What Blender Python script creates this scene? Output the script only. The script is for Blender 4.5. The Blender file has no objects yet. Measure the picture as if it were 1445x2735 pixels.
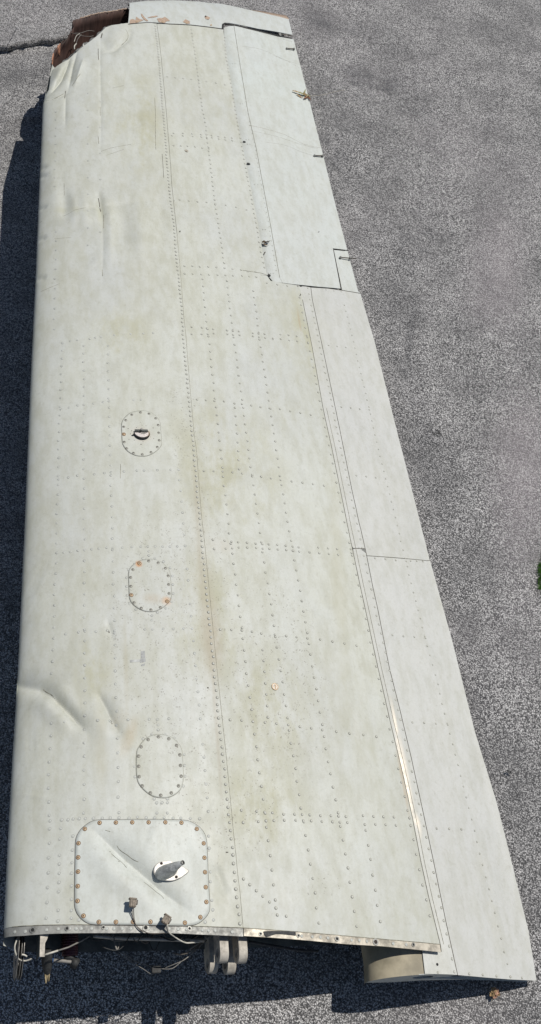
import bpy, math, random
import numpy as np
from mathutils import Vector, Matrix, noise as mnoise

random.seed(7); RNG = np.random.default_rng(7)
scene = bpy.context.scene
COL = scene.collection

# ------------------------------------------------------------------ camera
CX, CY, F = 722.5, 1367.5, 2700.0
def unit(v): return v / np.linalg.norm(v)
def cray(x, y): return np.array([(x - CX) / F, (y - CY) / F, 1.0])
_z = -unit(cray(300, 3200)); _f = np.array([0, 0, 1.0])
_y = unit(_f - (_f @ _z) * _z); _x = np.cross(_y, _z)
RW = np.stack([_x, _y, _z])                       # camera (right, down, forward) -> world
H = 3.4425
CAM = np.array([0, 0, H])
cam = bpy.data.cameras.new("camera"); camo = bpy.data.objects.new("camera", cam)
COL.objects.link(camo); scene.camera = camo
cam.sensor_fit = 'VERTICAL'; cam.sensor_height = 24; cam.lens = 24 * F / 2735.0
cam.clip_start = 0.05; cam.clip_end = 200
M = Matrix.Identity(4)
for i in range(3):
    M[i][0] = RW[i, 0]; M[i][1] = -RW[i, 1]; M[i][2] = -RW[i, 2]; M[i][3] = CAM[i]
camo.matrix_world = M

# ------------------------------------------------------------------ world, sun, exposure
SUN = unit(RW @ cray(-2150, 5000))                # travel direction of the light
elev = math.asin(-SUN[2]); az = math.atan2(-SUN[0], -SUN[1])
w = bpy.data.worlds.new("World"); scene.world = w; w.use_nodes = True
nt = w.node_tree; bg = nt.nodes['Background']
sky = nt.nodes.new('ShaderNodeTexSky'); sky.sky_type = 'NISHITA'; sky.sun_disc = False
sky.sun_elevation = elev; sky.sun_rotation = az; sky.dust_density = 0.6
nt.links.new(sky.outputs[0], bg.inputs[0]); bg.inputs[1].default_value = 0.05
sl = bpy.data.lights.new("sun", 'SUN'); sl.energy = 3.55; sl.angle = math.radians(0.5); sl.color = (1, 0.955, 0.89)
so = bpy.data.objects.new("sun", sl); COL.objects.link(so)
so.rotation_euler = Vector(SUN).to_track_quat('-Z', 'Y').to_euler(); so.location = (3, 3, 6)
scene.view_settings.view_transform = 'Standard'; scene.view_settings.look = 'None'
scene.view_settings.exposure = 0.0; scene.view_settings.gamma = 1

# ------------------------------------------------------------------ material helpers
class MT:
    def __init__(s, name):
        s.m = bpy.data.materials.new(name); s.m.use_nodes = True
        s.t = s.m.node_tree; s.b = s.t.nodes['Principled BSDF']
        s.tc = s.t.nodes.new('ShaderNodeTexCoord')
    def n(s, typ, **kw):
        x = s.t.nodes.new(typ)
        for k, v in kw.items():
            if k.startswith('i_'): x.inputs[k[2:].replace('_', ' ')].default_value = v
            else: setattr(x, k, v)
        return x
    def L(s, a, b): s.t.links.new(a, b)
    def scaled(s, sc, rot=0):
        mp = s.n('ShaderNodeMapping'); mp.inputs['Scale'].default_value = sc; mp.inputs['Rotation'].default_value = (0, 0, rot)
        s.L(s.tc.outputs['Object'], mp.inputs[0]); return mp.outputs[0]
    def noise(s, scale, detail=4, rough=0.5, vec=None, dist=0):
        x = s.n('ShaderNodeTexNoise'); x.inputs['Scale'].default_value = scale
        x.inputs['Detail'].default_value = detail; x.inputs['Roughness'].default_value = rough
        x.inputs['Distortion'].default_value = dist
        s.L(vec if vec is not None else s.tc.outputs['Object'], x.inputs[0]); return x.outputs[0]
    def ramp(s, v, lo, hi, a=0.0, b=1.0, smooth=True):
        x = s.n('ShaderNodeMapRange'); x.interpolation_type = 'SMOOTHSTEP' if smooth else 'LINEAR'
        for k, q in zip((1, 2, 3, 4), (lo, hi, a, b)): x.inputs[k].default_value = q
        s.L(v, x.inputs[0]); return x.outputs[0]
    def mul(s, a, b, op='MULTIPLY'):
        x = s.n('ShaderNodeMath', operation=op)
        for i, q in enumerate((a, b)):
            if isinstance(q, (int, float)): x.inputs[i].default_value = q
            else: s.L(q, x.inputs[i])
        return x.outputs[0]
    def mix(s, f, a, b):
        x = s.n('ShaderNodeMix', data_type='RGBA'); 
        if isinstance(f, (int, float)): x.inputs[0].default_value = f
        else: s.L(f, x.inputs[0])
        for i, q in ((6, a), (7, b)):
            if isinstance(q, tuple): x.inputs[i].default_value = (*q, 1)
            else: s.L(q, x.inputs[i])
        return x.outputs[2]
    def blob(s, c, r, rot=0):
        """soft elliptical mask centred on a given spot"""
        sub = s.n('ShaderNodeVectorMath', operation='SUBTRACT'); s.L(s.tc.outputs['Object'], sub.inputs[0]); sub.inputs[1].default_value = (c[0], c[1], 0)
        mp = s.n('ShaderNodeMapping'); mp.inputs['Rotation'].default_value = (0, 0, rot); s.L(sub.outputs[0], mp.inputs[0])
        mu = s.n('ShaderNodeVectorMath', operation='MULTIPLY'); s.L(mp.outputs[0], mu.inputs[0]); mu.inputs[1].default_value = (1 / r[0], 1 / r[1], 0)
        ln = s.n('ShaderNodeVectorMath', operation='LENGTH'); s.L(mu.outputs[0], ln.inputs[0])
        return s.ramp(ln.outputs['Value'], 1.0, 0.1)
    def bump(s, h, strength, dist):
        x = s.n('ShaderNodeBump'); x.inputs['Strength'].default_value = strength; x.inputs['Distance'].default_value = dist
        s.L(h, x.inputs['Height']); s.L(x.outputs[0], s.b.inputs['Normal'])

def simple(name, col, rough=0.5, metal=0.0, var=0.25, scale=60, bump=0.0):
    m = MT(name)
    nz = m.noise(scale, 5, 0.6)
    c2 = tuple(max(0, q * (1 - var)) for q in col); c1 = tuple(min(1, q * (1 + var)) for q in col)
    m.L(m.mix(m.ramp(nz, 0.35, 0.65), c2, c1), m.b.inputs['Base Color'])
    m.b.inputs['Roughness'].default_value = rough; m.b.inputs['Metallic'].default_value = metal
    if bump: m.bump(nz, bump, 0.002)
    return m.m

# ------------------------------------------------------------------ wing frame
def gpt(x, y, z=0.0):
    r = RW @ cray(x, y); return CAM + r * ((z - H) / r[2])
A0 = gpt(12, 2480, .42); B0 = gpt(118, 250, .38); T0 = gpt(1180, 2552, .13)
WN = unit(np.cross(T0 - A0, B0 - A0)); WY = unit(B0 - A0); WX = np.cross(WY, WN)
WR = np.stack([WX, WY, WN], 1)                    # columns
CL = WR.T @ (CAM - A0)                            # camera in wing coordinates
def wray(p):
    p = np.atleast_2d(np.asarray(p, float))
    c = np.stack([(p[:, 0] - CX) / F, (p[:, 1] - CY) / F, np.ones(len(p))], 1)
    return c @ (WR.T @ RW).T
def on_plane(p, h):
    r = wray(p); t = (h - CL[2]) / r[:, 2]; X = CL + r * t[:, None]; return X[:, :2]
def interp(x, xp, fp):
    x = np.asarray(x, float); y = np.interp(x, xp, fp)
    y = np.where(x < xp[0], fp[0] + (x - xp[0]) * (fp[1] - fp[0]) / (xp[1] - xp[0]), y)
    return np.where(x > xp[-1], fp[-1] + (x - xp[-1]) * (fp[-1] - fp[-2]) / (xp[-1] - xp[-2]), y)
LE = [(10.6, 2479), (19, 2293), (34, 2017), (45, 1852), (46, 1835), (55, 1646), (66, 1412), (76, 1168), (85, 956), (95.6, 743), (104, 531), (109, 425), (114.7, 281), (119, 262)]
TE = [(784, 104), (821, 248), (871, 447), (927, 664), (955, 779), (967, 800), (1000, 910), (1060, 1150), (1149, 1496), (1208, 1712), (1269, 1956), (1326, 2141), (1366, 2300), (1411, 2484), (1433, 2618)]
def line(p, h=0.0):
    q = on_plane(p, h); o = np.argsort(q[:, 1]); return q[o, 1], q[o, 0]
LEw, LEu = line(LE); 
_t = line(TE); _k = np.polyfit(_t[0], _t[1], 2); TEw = _t[0]; TEu = _t[1]
TL = np.polyfit(TEw, TEu, 1)
def uLE(w_): return interp(w_, LEw, LEu)
def uTE(w_): return np.polyval(TL, w_)
def yt(c, t=.13):
    c = np.clip(c, 0, 1); return 5 * t * (.2969 * np.sqrt(c) - .126 * c - .3516 * c**2 + .2843 * c**3 - .1036 * c**4)
def hu(u, w_):
    a = uLE(w_); ch = uTE(w_) - a; c = (u - a) / ch
    return ch * (yt(c) + 0.012 * 4 * np.clip(c, 0, 1) * (1 - np.clip(c, 0, 1)))
def hl(u, w_):
    a = uLE(w_); ch = uTE(w_) - a; c = (u - a) / ch
    return -ch * .72 * yt(c)
def pix(p, hf=hu, it=45):
    p = np.atleast_2d(np.asarray(p, float)); r = wray(p); h = np.zeros(len(p)) + .03
    for _ in range(it):
        t = (h - CL[2]) / r[:, 2]; X = CL + r * t[:, None]
        h = .5 * h + .5 * (hf(X[:, 0], X[:, 1]) if callable(hf) else hf)
    return X[:, :2]
LINEA = [(800, 763), (808, 800), (834, 928), (863, 1091), (887, 1200), (934, 1431), (960, 1555), (980, 1647), (1007, 1772), (1042, 1926), (1073, 2054), (1101, 2181), (1124, 2300), (1144, 2392), (1176, 2522), (1179, 2542)]
LINEB = [(830, 768), (834, 800), (867, 954), (892, 1073), (908, 1150), (940, 1310), (978, 1478), (996, 1570), (1007, 1618), (1040, 1785), (1069, 1900), (1098, 2023), (1130, 2170), (1160, 2312), (1192, 2468), (1222, 2604)]
_a = pix(LINEA); _o = np.argsort(_a[:, 1]); Aw, Au = _a[_o, 1], _a[_o, 0]
def kf(w_): return np.clip((Aw[-1] - w_) / (Aw[-1] - Aw[0]), 0, 1.1)
def hflap(u, w_):
    d = u - interp(w_, Aw, Au); k = kf(w_)
    near = np.clip(1 - d / .05, 0, 1)
    return hu(u, w_) - (.003 + .012 * k) - k * .055 * np.clip(d, 0, None) - near**2 * (.0022 + .0022 * k)
AILE = [(596, 77), (607, 156), (627, 279), (644.5, 376), (660, 449), (671, 506), (689, 598), (704, 687), (714, 735), (723, 750)]
_b = pix(AILE); _o = np.argsort(_b[:, 1]); Bw, Bu = _b[_o, 1], _b[_o, 0]
def hail(u, w_):
    d = u - interp(w_, Bw, Bu)
    return hu(u, w_) - .003 - .014 * np.clip(1 - d / .055, 0, 1.3)**2

# ------------------------------------------------------------------ dents and buckles (metres, wing coordinates)
def seg_dist(u, w_, P, arc=False):
    d = np.full(np.shape(u), 1e9); S = np.zeros(np.shape(u)); acc = 0
    tot = np.hypot(*np.diff(np.asarray(P), axis=0).T).sum()
    for (x0, y0), (x1, y1) in zip(P[:-1], P[1:]):
        dx, dy = x1 - x0, y1 - y0; L2 = dx * dx + dy * dy
        t = np.clip(((u - x0) * dx + (w_ - y0) * dy) / L2, 0, 1)
        dd = np.hypot(u - x0 - t * dx, w_ - y0 - t * dy); S = np.where(dd < d, (acc + t * math.sqrt(L2)) / tot, S); d = np.minimum(d, dd); acc += math.sqrt(L2)
    return (d, S) if arc else d
DENTS = []      # (polyline, sigma, amplitude)
def dent(p, s, a, taper=True): DENTS.append((pix(p), s, a, taper))
dent([(20, 1815), (70, 1828), (118, 1840), (150, 1868)], .030, -.026)
dent([(112, 1838), (145, 1862), (180, 1898), (215, 1935), (236, 1962)], .013, -.020)
dent([(60, 1860), (120, 1880), (170, 1925), (205, 1965)], .022, .010)
dent([(140, 1815), (185, 1868), (232, 1930)], .016, .005)
dent([(255, 1840), (285, 1890), (300, 1925), (330, 1975)], .012, -.012)
dent([(225, 1870), (265, 1930), (300, 1990)], .022, .005)
dent([(350, 1960), (352, 2010)], .02, .002)
dent([(285, 1650), (293, 1675), (303, 1715)], .009, -.004)
dent([(95, 596), (180, 568), (270, 552), (420, 538)], .011, -.0045)
dent([(95, 618), (180, 592), (270, 578), (380, 570)], .016, .0035)
dent([(172, 490), (175, 545), (171, 600)], .014, -.006)
dent([(196, 510), (199, 560), (196, 610)], .012, .004)
dent([(262, 500), (268, 545), (276, 610)], .011, -.008)
dent([(270, 60), (268, 160), (270, 330), (268, 440)], .007, -.0036)
dent([(272, 560), (276, 650), (273, 770)], .007, -.0025)
dent([(228, 500), (222, 560), (230, 620)], .020, .006)
dent([(312, 520), (328, 600), (332, 680)], .026, -.008)
dent([(292, 520), (296, 600), (292, 720)], .014, .005)
dent([(368, 480), (375, 600), (378, 740)], .024, .006)
dent([(425, 480), (432, 600), (436, 700)], .024, -.005)
dent([(140, 430), (142, 520), (138, 600)], .02, .004)
dent([(250, 280), (330, 300), (400, 330)], .05, -.004)
dent([(192, 145), (180, 175), (165, 210), (140, 245), (118, 268)], .009, -.019)
dent([(170, 170), (150, 212), (126, 245)], .014, .010)
dent([(210, 125), (196, 175), (188, 215), (180, 250)], .009, -.012)
dent([(225, 150), (212, 190), (196, 240)], .012, .012)
dent([(110, 282), (155, 260), (190, 246)], .006, -.007)
dent([(176, 240), (174, 350)], .008, -.005)
dent([(280, 85), (310, 92), (338, 78)], .035, .010)
dent([(352, 70), (342, 105), (305, 135), (262, 145)], .010, -.008)
dent([(252, 90), (275, 110), (300, 150)], .02, -.006)
dent([(235, 2205), (330, 2290), (430, 2376), (530, 2455)], .020, -.022)
dent([(220, 2235), (310, 2330), (400, 2410), (470, 2460)], .028, .011)
dent([(320, 2225), (400, 2300), (480, 2390)], .030, .004)
dent([(568, 2300), (588, 2350), (606, 2400)], .010, -.005)
dent([(640, 2330), (760, 2410), (790, 2450)], .03, -.003)
dent([(1140, 1780), (1172, 1850), (1195, 1920)], .010, -.003)
for y_ in (455, 478, 560, 640, 745): dent([(92, y_ + 2), (106, y_), (128, y_ - 5)], .010, -.007)
for k_ in range(46):
    x_, y_ = RNG.uniform(60, 1000), RNG.uniform(150, 2400)
    dent([(x_, y_), (x_ + RNG.uniform(-60, 60), y_ + RNG.uniform(-120, 120))], RNG.uniform(.03, .07), RNG.uniform(-.0026, .0026))
def dz(u, w_):
    u = np.asarray(u, float); w_ = np.asarray(w_, float); shp = u.shape; u = np.atleast_1d(u); w_ = np.atleast_1d(w_)
    z = np.zeros(u.shape)
    for P, s, a, tp in DENTS:
        m = (u > P[:, 0].min() - 4 * s) & (u < P[:, 0].max() + 4 * s) & (w_ > P[:, 1].min() - 4 * s) & (w_ < P[:, 1].max() + 4 * s)
        if not np.any(m): continue
        d, S = seg_dist(u[m], w_[m], P, True)
        k = np.clip(np.minimum(S, 1 - S) / .35, 0, 1) if tp else 1.0
        if tp: k = .08 + .92 * k * k * (3 - 2 * k)
        z[m] += a * k * (np.exp(-(np.sqrt(d * d + (.22 * s)**2) - .22 * s) / (1.05 * s)) if (abs(a) >= .0115 or s < .0095) else np.exp(-.5 * (d / s)**2))
    return z.reshape(shp)
def full(hf): return lambda u, w_: hf(u, w_) + dz(u, w_)

# ------------------------------------------------------------------ object helpers
def link(o, parent=None):
    COL.objects.link(o)
    if parent is not None: o.parent = parent
    return o
def mesh(name, V, Fc, mat, parent=None, smooth=True, label=None):
    me = bpy.data.meshes.new(name); me.from_pydata([tuple(map(float, v)) for v in V], [], [tuple(map(int, f)) for f in Fc])
    if smooth: me.polygons.foreach_set('use_smooth', [True] * len(me.polygons))
    if isinstance(mat, (list, tuple)):
        for q in mat: me.materials.append(q)
    else: me.materials.append(mat)
    me.update(); o = bpy.data.objects.new(name, me); link(o, parent)
    if label: o['label'] = label
    return o
def resample(P, n, pw=1.0):
    P = np.asarray(P, float); d = np.r_[0, np.cumsum(np.hypot(*np.diff(P, axis=0).T))]
    s = np.linspace(0, 1, n)**pw * d[-1]
    return np.stack([np.interp(s, d, P[:, 0]), np.interp(s, d, P[:, 1])], 1)
def smooth_line(P, n=8, closed=False):
    P = np.asarray(P, float); N = len(P); out = []
    rng = range(N if closed else N - 1)
    for i in rng:
        g = lambda k: P[k % N] if closed else P[min(max(k, 0), N - 1)]
        a, b, c, d = g(i - 1), g(i), g(i + 1), g(i + 2)
        for k in range(n):
            t = k / n; out.append(.5 * ((2 * b) + (c - a) * t + (2 * a - 5 * b + 4 * c - d) * t * t + (3 * b - a - 3 * c + d) * t**3))
    if not closed: out.append(P[-1])
    return np.array(out)
def gridmesh(name, X, mat, parent, skirt=0.0, label=None):
    nv, nu = X.shape[:2]; V = X.reshape(-1, 3)
    idx = np.arange(nu * nv).reshape(nv, nu)
    Fc = np.stack([idx[:-1, :-1], idx[:-1, 1:], idx[1:, 1:], idx[1:, :-1]], -1).reshape(-1, 4)
    if skirt:
        ring = np.r_[idx[0, :], idx[1:, -1], idx[-1, -2::-1], idx[-2:0:-1, 0]]
        base = len(V); top = V[ring]; low = top.copy(); low[:, 2] -= skirt
        V = np.vstack([V, top, low]); n = len(ring)
        a = base + np.arange(n); b = base + np.r_[np.arange(1, n), 0]
        Fc = np.vstack([Fc, np.stack([a, a + n, b + n, b], 1)])
    me = bpy.data.meshes.new(name); me.vertices.add(len(V)); me.vertices.foreach_set('co', V.astype(np.float32).ravel())
    me.loops.add(Fc.size); me.loops.foreach_set('vertex_index', Fc.astype(np.int32).ravel())
    me.polygons.add(len(Fc)); me.polygons.foreach_set('loop_start', np.arange(0, Fc.size, 4, dtype=np.int32))
    me.update(calc_edges=True); me.polygons.foreach_set('use_smooth', [True] * len(Fc))
    me.materials.append(mat); o = bpy.data.objects.new(name, me); link(o, parent)
    if label: o['label'] = label
    return o
def coons(Lp, Rp, Bp, Tp, nu, nv, pw=1.0):
    """plan grid between four boundary curves (wing coordinates)"""
    L, R = resample(Lp, nv), resample(Rp, nv); B, T = resample(Bp, nu, pw), resample(Tp, nu, pw)
    L[0] = B[0]; R[0] = B[-1]; L[-1] = T[0]; R[-1] = T[-1]
    s = (np.linspace(0, 1, nu)**pw)[None, :, None]; t = np.linspace(0, 1, nv)[:, None, None]
    return (1 - s) * L[:, None] + s * R[:, None] + (1 - t) * B[None] + t * T[None] - ((1 - s) * (1 - t) * B[0] + s * (1 - t) * B[-1] + (1 - s) * t * T[0] + s * t * T[-1])
def patch(name, Lp, Rp, Bp, Tp, nu, nv, hf, mat, parent, off=0.0, skirt=.003, pw=1.0, label=None, dents=True, hp=None):
    cv = lambda P: pix(P, hp or hf)
    G = coons(cv(Lp), cv(Rp), cv(Bp), cv(Tp), nu, nv, pw)
    u, w_ = G[..., 0], G[..., 1]; h = hf(u, w_) + off
    if dents: h = h + dz(u, w_)
    return gridmesh(name, np.dstack([u, w_, h]), mat, parent, skirt, label)
def surf(P, hf=hu, off=0.0, uw=False):
    q = np.asarray(P, float) if uw else pix(P, hf)
    return np.c_[q, hf(q[:, 0], q[:, 1]) + dz(q[:, 0], q[:, 1]) + off]
def normal_at(q, hf=hu):
    e = .004; f = full(hf); u, w_ = q[:, 0], q[:, 1]
    nu_ = (f(u + e, w_) - f(u - e, w_)) / (2 * e); nw = (f(u, w_ + e) - f(u, w_ - e)) / (2 * e)
    n = np.stack([-nu_, -nw, np.ones_like(u)], 1); return n / np.linalg.norm(n, axis=1)[:, None]
def ribbon(name, P, width, mat, parent, hf=hu, off=.0008, closed=False, fine=.01, label=None, thick=0.0):
    q = pix(P, hf); 
    if closed: q = np.vstack([q, q[:1]])
    L = np.hypot(*np.diff(q, axis=0).T).sum(); n = max(3, int(L / fine)); q = resample(q, n)
    if closed: q = q[:-1]
    t = np.roll(q, -1, 0) - np.roll(q, 1, 0) if closed else np.gradient(q, axis=0)
    t = t / np.linalg.norm(t, axis=1)[:, None]; s = np.c_[-t[:, 1], t[:, 0]] * width / 2
    rows = [q + s, q - s]; f = full(hf)
    V = [np.c_[r, f(r[:, 0], r[:, 1]) + off] for r in rows]
    V.append(V[1] - [0, 0, .002]); V.insert(0, V[0] - [0, 0, .002])
    m = len(q); V = np.vstack(V); Fc = []
    for k in range(3):
        for i in range(m if closed else m - 1):
            j = (i + 1) % m; Fc.append((k * m + i, (k + 1) * m + i, (k + 1) * m + j, k * m + j)[::-1])
    return mesh(name, V, Fc, mat, parent, smooth=False, label=label)
def tube(name, P, r, mat, parent, seg=8, label=None, cap=True, smoothn=5):
    P = smooth_line(P, smoothn) if (smoothn > 1 and len(P) > 2) else np.asarray(P, float)
    n = len(P); rr = np.interp(np.linspace(0, 1, n), np.linspace(0, 1, len(r)), r) if hasattr(r, '__len__') else np.full(n, r)
    T = np.gradient(P, axis=0); T /= np.linalg.norm(T, axis=1)[:, None]
    up = np.array([0, 0, 1.0]) if abs(T[0, 2]) < .9 else np.array([1.0, 0, 0]); V = []
    for i in range(n):
        a = unit(np.cross(T[i], up)); b = np.cross(T[i], a); up = -b if i == 0 else unit(np.cross(a, T[i]) * 1.0)
        for k in range(seg):
            an = 2 * math.pi * k / seg; V.append(P[i] + rr[i] * (math.cos(an) * a + math.sin(an) * b))
    Fc = [(i * seg + k, i * seg + (k + 1) % seg, (i + 1) * seg + (k + 1) % seg, (i + 1) * seg + k) for i in range(n - 1) for k in range(seg)]
    if cap: Fc += [tuple(range(seg))[::-1], tuple((n - 1) * seg + k for k in range(seg))]
    return mesh(name, V, Fc, mat, parent, label=label)
def box(name, c, size, ax, mat, parent, bev=.0, label=None):
    """box with bevelled long edges; ax = 3 column axes"""
    import bmesh
    bm = bmesh.new(); bmesh.ops.create_cube(bm, size=1)
    for v in bm.verts: v.co = Vector((v.co.x * size[0], v.co.y * size[1], v.co.z * size[2]))
    if bev: bmesh.ops.bevel(bm, geom=list(bm.edges), offset=bev, segments=2, affect='EDGES')
    R3 = Matrix([[ax[j][i] for j in range(3)] for i in range(3)])
    for v in bm.verts: v.co = R3 @ v.co + Vector(c)
    me = bpy.data.meshes.new(name); bm.to_mesh(me); bm.free(); me.materials.append(mat)
    o = bpy.data.objects.new(name, me); link(o, parent)
    if label: o['label'] = label
    return o
I3 = np.eye(3)
def plate(name, outline, holes, th, org, ax, mat, parent, bev=0.0, label=None):
    """flat plate with real holes; outline in (a,b) along ax[0],ax[1], thickness along ax[2]"""
    cu = bpy.data.curves.new(name, 'CURVE'); cu.dimensions = '2D'; cu.fill_mode = 'BOTH'; cu.extrude = th / 2; cu.bevel_depth = bev
    for P in [outline] + list(holes):
        sp = cu.splines.new('POLY'); sp.points.add(len(P) - 1); sp.use_cyclic_u = True
        for i, (x, y) in enumerate(P): sp.points[i].co = (x, y, 0, 1)
    tmp = bpy.data.objects.new(name + '_c', cu); COL.objects.link(tmp)
    me = bpy.data.meshes.new_from_object(tmp.evaluated_get(bpy.context.evaluated_depsgraph_get()))
    bpy.data.objects.remove(tmp); bpy.data.curves.remove(cu)
    R3 = Matrix([[ax[j][i] for j in range(3)] for i in range(3)])
    for v in me.vertices: v.co = R3 @ v.co + Vector(org)
    me.name = name; me.materials.clear(); me.materials.append(mat)
    o = bpy.data.objects.new(name, me); link(o, parent)
    if label: o['label'] = label
    return o
def circ(cx, cy, r, n=20, ry=None):
    return [(cx + r * math.cos(2 * math.pi * k / n), cy + (ry or r) * math.sin(2 * math.pi * k / n)) for k in range(n)]

# ------------------------------------------------------------------ materials
def uv(x, y): return tuple(pix([(x, y)])[0])
def paint(name, a, b, dirt=(.50, .495, .40), dirt_amt=.8, rough=.38, pits=True, stains=True, glint=()):
    m = MT(name)
    n1 = m.noise(1.1, 5, .55); n2 = m.noise(6, 8, .72, m.scaled((1.6, .7, 1))); n3 = m.noise(26, 6, .65, m.scaled((1, .35, 1)))
    base = m.mix(m.ramp(n1, .38, .62), a, b)
    dm = m.mul(m.ramp(m.mul(m.noise(1.9, 6, .7, m.scaled((1.5, .6, 1))), m.mul(n2, .55), 'ADD'), .56, .92), m.ramp(n3, .3, .7, .45, 1))
    if stains:
        dm = m.mul(dm, .55)
        bd = m.mul(m.blob(uv(370, 320), (.24, .80)), 1.0)
        for c, r in (((600, 1250), (.42, .65)), ((560, 1650), (.30, .5)), ((720, 1900), (.25, .45)), ((830, 900), (.25, .6)), ((330, 900), (.22, .35)), ((250, 1790), (.12, .25)), ((700, 2150), (.3, .3)), ((1320, 2400), (.07, .35)), ((1160, 1500), (.05, .5))):
            bd = m.mul(bd, m.mul(m.blob(uv(*c), r), .95), 'MAXIMUM')
        dm = m.mul(dm, m.mul(bd, m.ramp(n2, .36, .64, .15, 1.0)), 'MAXIMUM')
    base = m.mix(m.mul(dm, dirt_amt), base, dirt)
    fine = m.noise(140, 4, .7); base = m.mix(m.ramp(fine, .3, .72, .0, .14), base, (.32, .32, .29)); base = m.mix(m.mul(m.ramp(n3, .40, .66), .26), base, (.38, .385, .32)); n4 = m.noise(55, 5, .75, m.scaled((1, .8, 1))); base = m.mix(m.mul(m.ramp(n4, .50, .72), .30), base, (.34, .335, .27)); n5 = m.noise(14, 6, .7); base = m.mix(m.mul(m.ramp(n5, .50, .72), .16), base, (.66, .67, .65))
    if pits:
        pm = m.blob(uv(480, 1700), (.35, .75))
        for c, r in (((740, 1800), (.28, .55)), ((850, 2362), (.12, .06)), ((560, 1500), (.10, .5)), ((600, 2150), (.3, .25)), ((500, 1150), (.12, .35))):
            pm = m.mul(pm, m.blob(uv(*c), r), 'MAXIMUM')
        vo = m.n('ShaderNodeTexVoronoi'); vo.inputs['Scale'].default_value = 150; m.L(m.tc.outputs['Object'], vo.inputs[0])
        sp = m.ramp(vo.outputs['Distance'], .48, .22)
        sel = m.ramp(m.noise(60, 4, .7), .53, .62)
        pt = m.mul(m.mul(sp, sel), m.ramp(pm, .0, .6, .10, 1))
        base = m.mix(m.mul(pt, .60), base, (.15, .13, .10))
    if stains:
        for c, r, rot, col, k in (((566, 1700), (.055, .22), 0, (.38, .32, .25), .5), ((590, 1455), (.07, .05), 0, (.42, .36, .26), .4),
                              ((343, 1970), (.030, .10), .35, (.47, .38, .24), .50), ((316, 1925), (.03, .06), .3, (.45, .40, .27), .4),
                              ((370, 1507), (.017, .019), 0, (.60, .25, .05), .9), ((444, 1606), (.024, .024), 0, (.60, .27, .05), .9), ((408, 1600), (.05, .03), 0, (.45, .38, .28), .5),
                              ((377, 1162), (.06, .05), 0, (.50, .40, .32), .45), ((330, 1161), (.012, .012), 0, (.55, .25, .08), .7),
                              ((1072, 2060), (.012, .20), 0, (.45, .32, .18), .6), ((800, 860), (.01, .12), 0, (.42, .33, .2), .5), ((180, 560), (.1, .03), 0, (.45, .45, .34), .6), ((270, 570), (.03, .12), 0, (.45, .45, .33), .5),
                              ((530, 1440), (.012, .5), 0, (.36, .33, .25), .45), ((575, 1900), (.010, .5), 0, (.38, .33, .25), .4), ((270, 2000), (.03, .25), 0, (.48, .46, .34), .4), ((336, 1800), (.012, .3), 0, (.42, .40, .30), .5), ((545, 1560), (.05, .7), 0, (.44, .41, .31), .45), ((900, 1500), (.05, .8), .1, (.47, .46, .35), .4)):
            bm_ = m.mul(m.mul(m.blob(uv(*c), r, rot), m.ramp(n2, .28, .62, .35, 1)), k)
            base = m.mix(bm_, base, col)
    sc = m.noise(7, 3, .6, m.scaled((2.2, 42, 1), .35), .6); base = m.mix(m.ramp(sc, .66, .75, 0, .22), base, (.33, .33, .30))
    ro = m.ramp(n2, .3, .75, rough + .08, rough + .28)
    if glint:
        gm = None
        for c, r, rot in glint:
            g_ = m.blob(uv(*c), r, rot); gm = g_ if gm is None else m.mul(gm, g_, 'MAXIMUM')
        gm = m.mul(gm, m.ramp(n3, .30, .55)); base = m.mix(gm, base, (.78, .71, .60)); gm = m.mul(gm, m.ramp(n4, .35, .6)); m.L(m.mul(gm, .55), m.b.inputs['Metallic'])  # bare metal patch, with its sun glint painted into the base colour
        ro = m.mul(m.mul(ro, m.mul(1.0, gm, 'SUBTRACT')), m.mul(gm, .47), 'ADD')
    m.L(base, m.b.inputs['Base Color'])
    m.L(ro, m.b.inputs['Roughness'])
    m.b.inputs['Specular IOR Level'].default_value = .38
    m.bump(m.mul(m.noise(9, 4, .55), m.mul(fine, .12), 'ADD'), .22, .004)
    return m.m
P_SKIN = paint("weathered_white_paint", (.60, .62, .575), (.555, .575, .55), dirt=(.455, .45, .325), dirt_amt=1.0)
P_AIL = paint("aileron_white_paint", (.61, .655, .63), (.59, .62, .60), dirt_amt=.3, pits=False, stains=False)
P_FLAP = paint("flap_white_paint", (.60, .61, .585), (.57, .58, .56), dirt_amt=.5, rough=.34, pits=False)
P_STRIP = paint("glint_strip_paint", (.56, .57, .54), (.62, .63, .60), dirt_amt=.45, rough=.34, pits=False, glint=[((1086, 2070), (.026, .26), .0), ((1066, 1960), (.012, .18), .0), ((1120, 2200), (.02, .06), 0)])
P_TIP = paint("wingtip_white_paint", (.60, .64, .63), (.56, .59, .58), dirt_amt=.3, pits=False, stains=False)
P_HATCH = paint("hatch_cover_paint", (.61, .64, .605), (.59, .62, .585), dirt_amt=.3)
RIV = paint("rivet_paint", (.60, .61, .56), (.50, .50, .45), dirt_amt=.5, pits=False, stains=False, rough=.3)
def bare(name, col, rough, metal=.85):
    m = MT(name); n2 = m.noise(28, 6, .7); n3 = m.noise(90, 3, .6, m.scaled((1, 6, 1)))
    c = m.mix(m.ramp(n2, .35, .7), col, tuple(q * .55 for q in col)); c = m.mix(m.ramp(n3, .6, .75, 0, .5), c, (.20, .17, .13))
    m.L(c, m.b.inputs['Base Color']); m.b.inputs['Metallic'].default_value = metal
    m.L(m.ramp(n2, .3, .7, rough, rough + .25), m.b.inputs['Roughness']); m.bump(n2, .25, .002); return m.m
FLANGE = bare("bare_flange_metal", (.52, .48, .40), .5, .4)
FLANGE2 = bare("dull_flange_metal", (.40, .40, .37), .5, .35)
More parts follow.
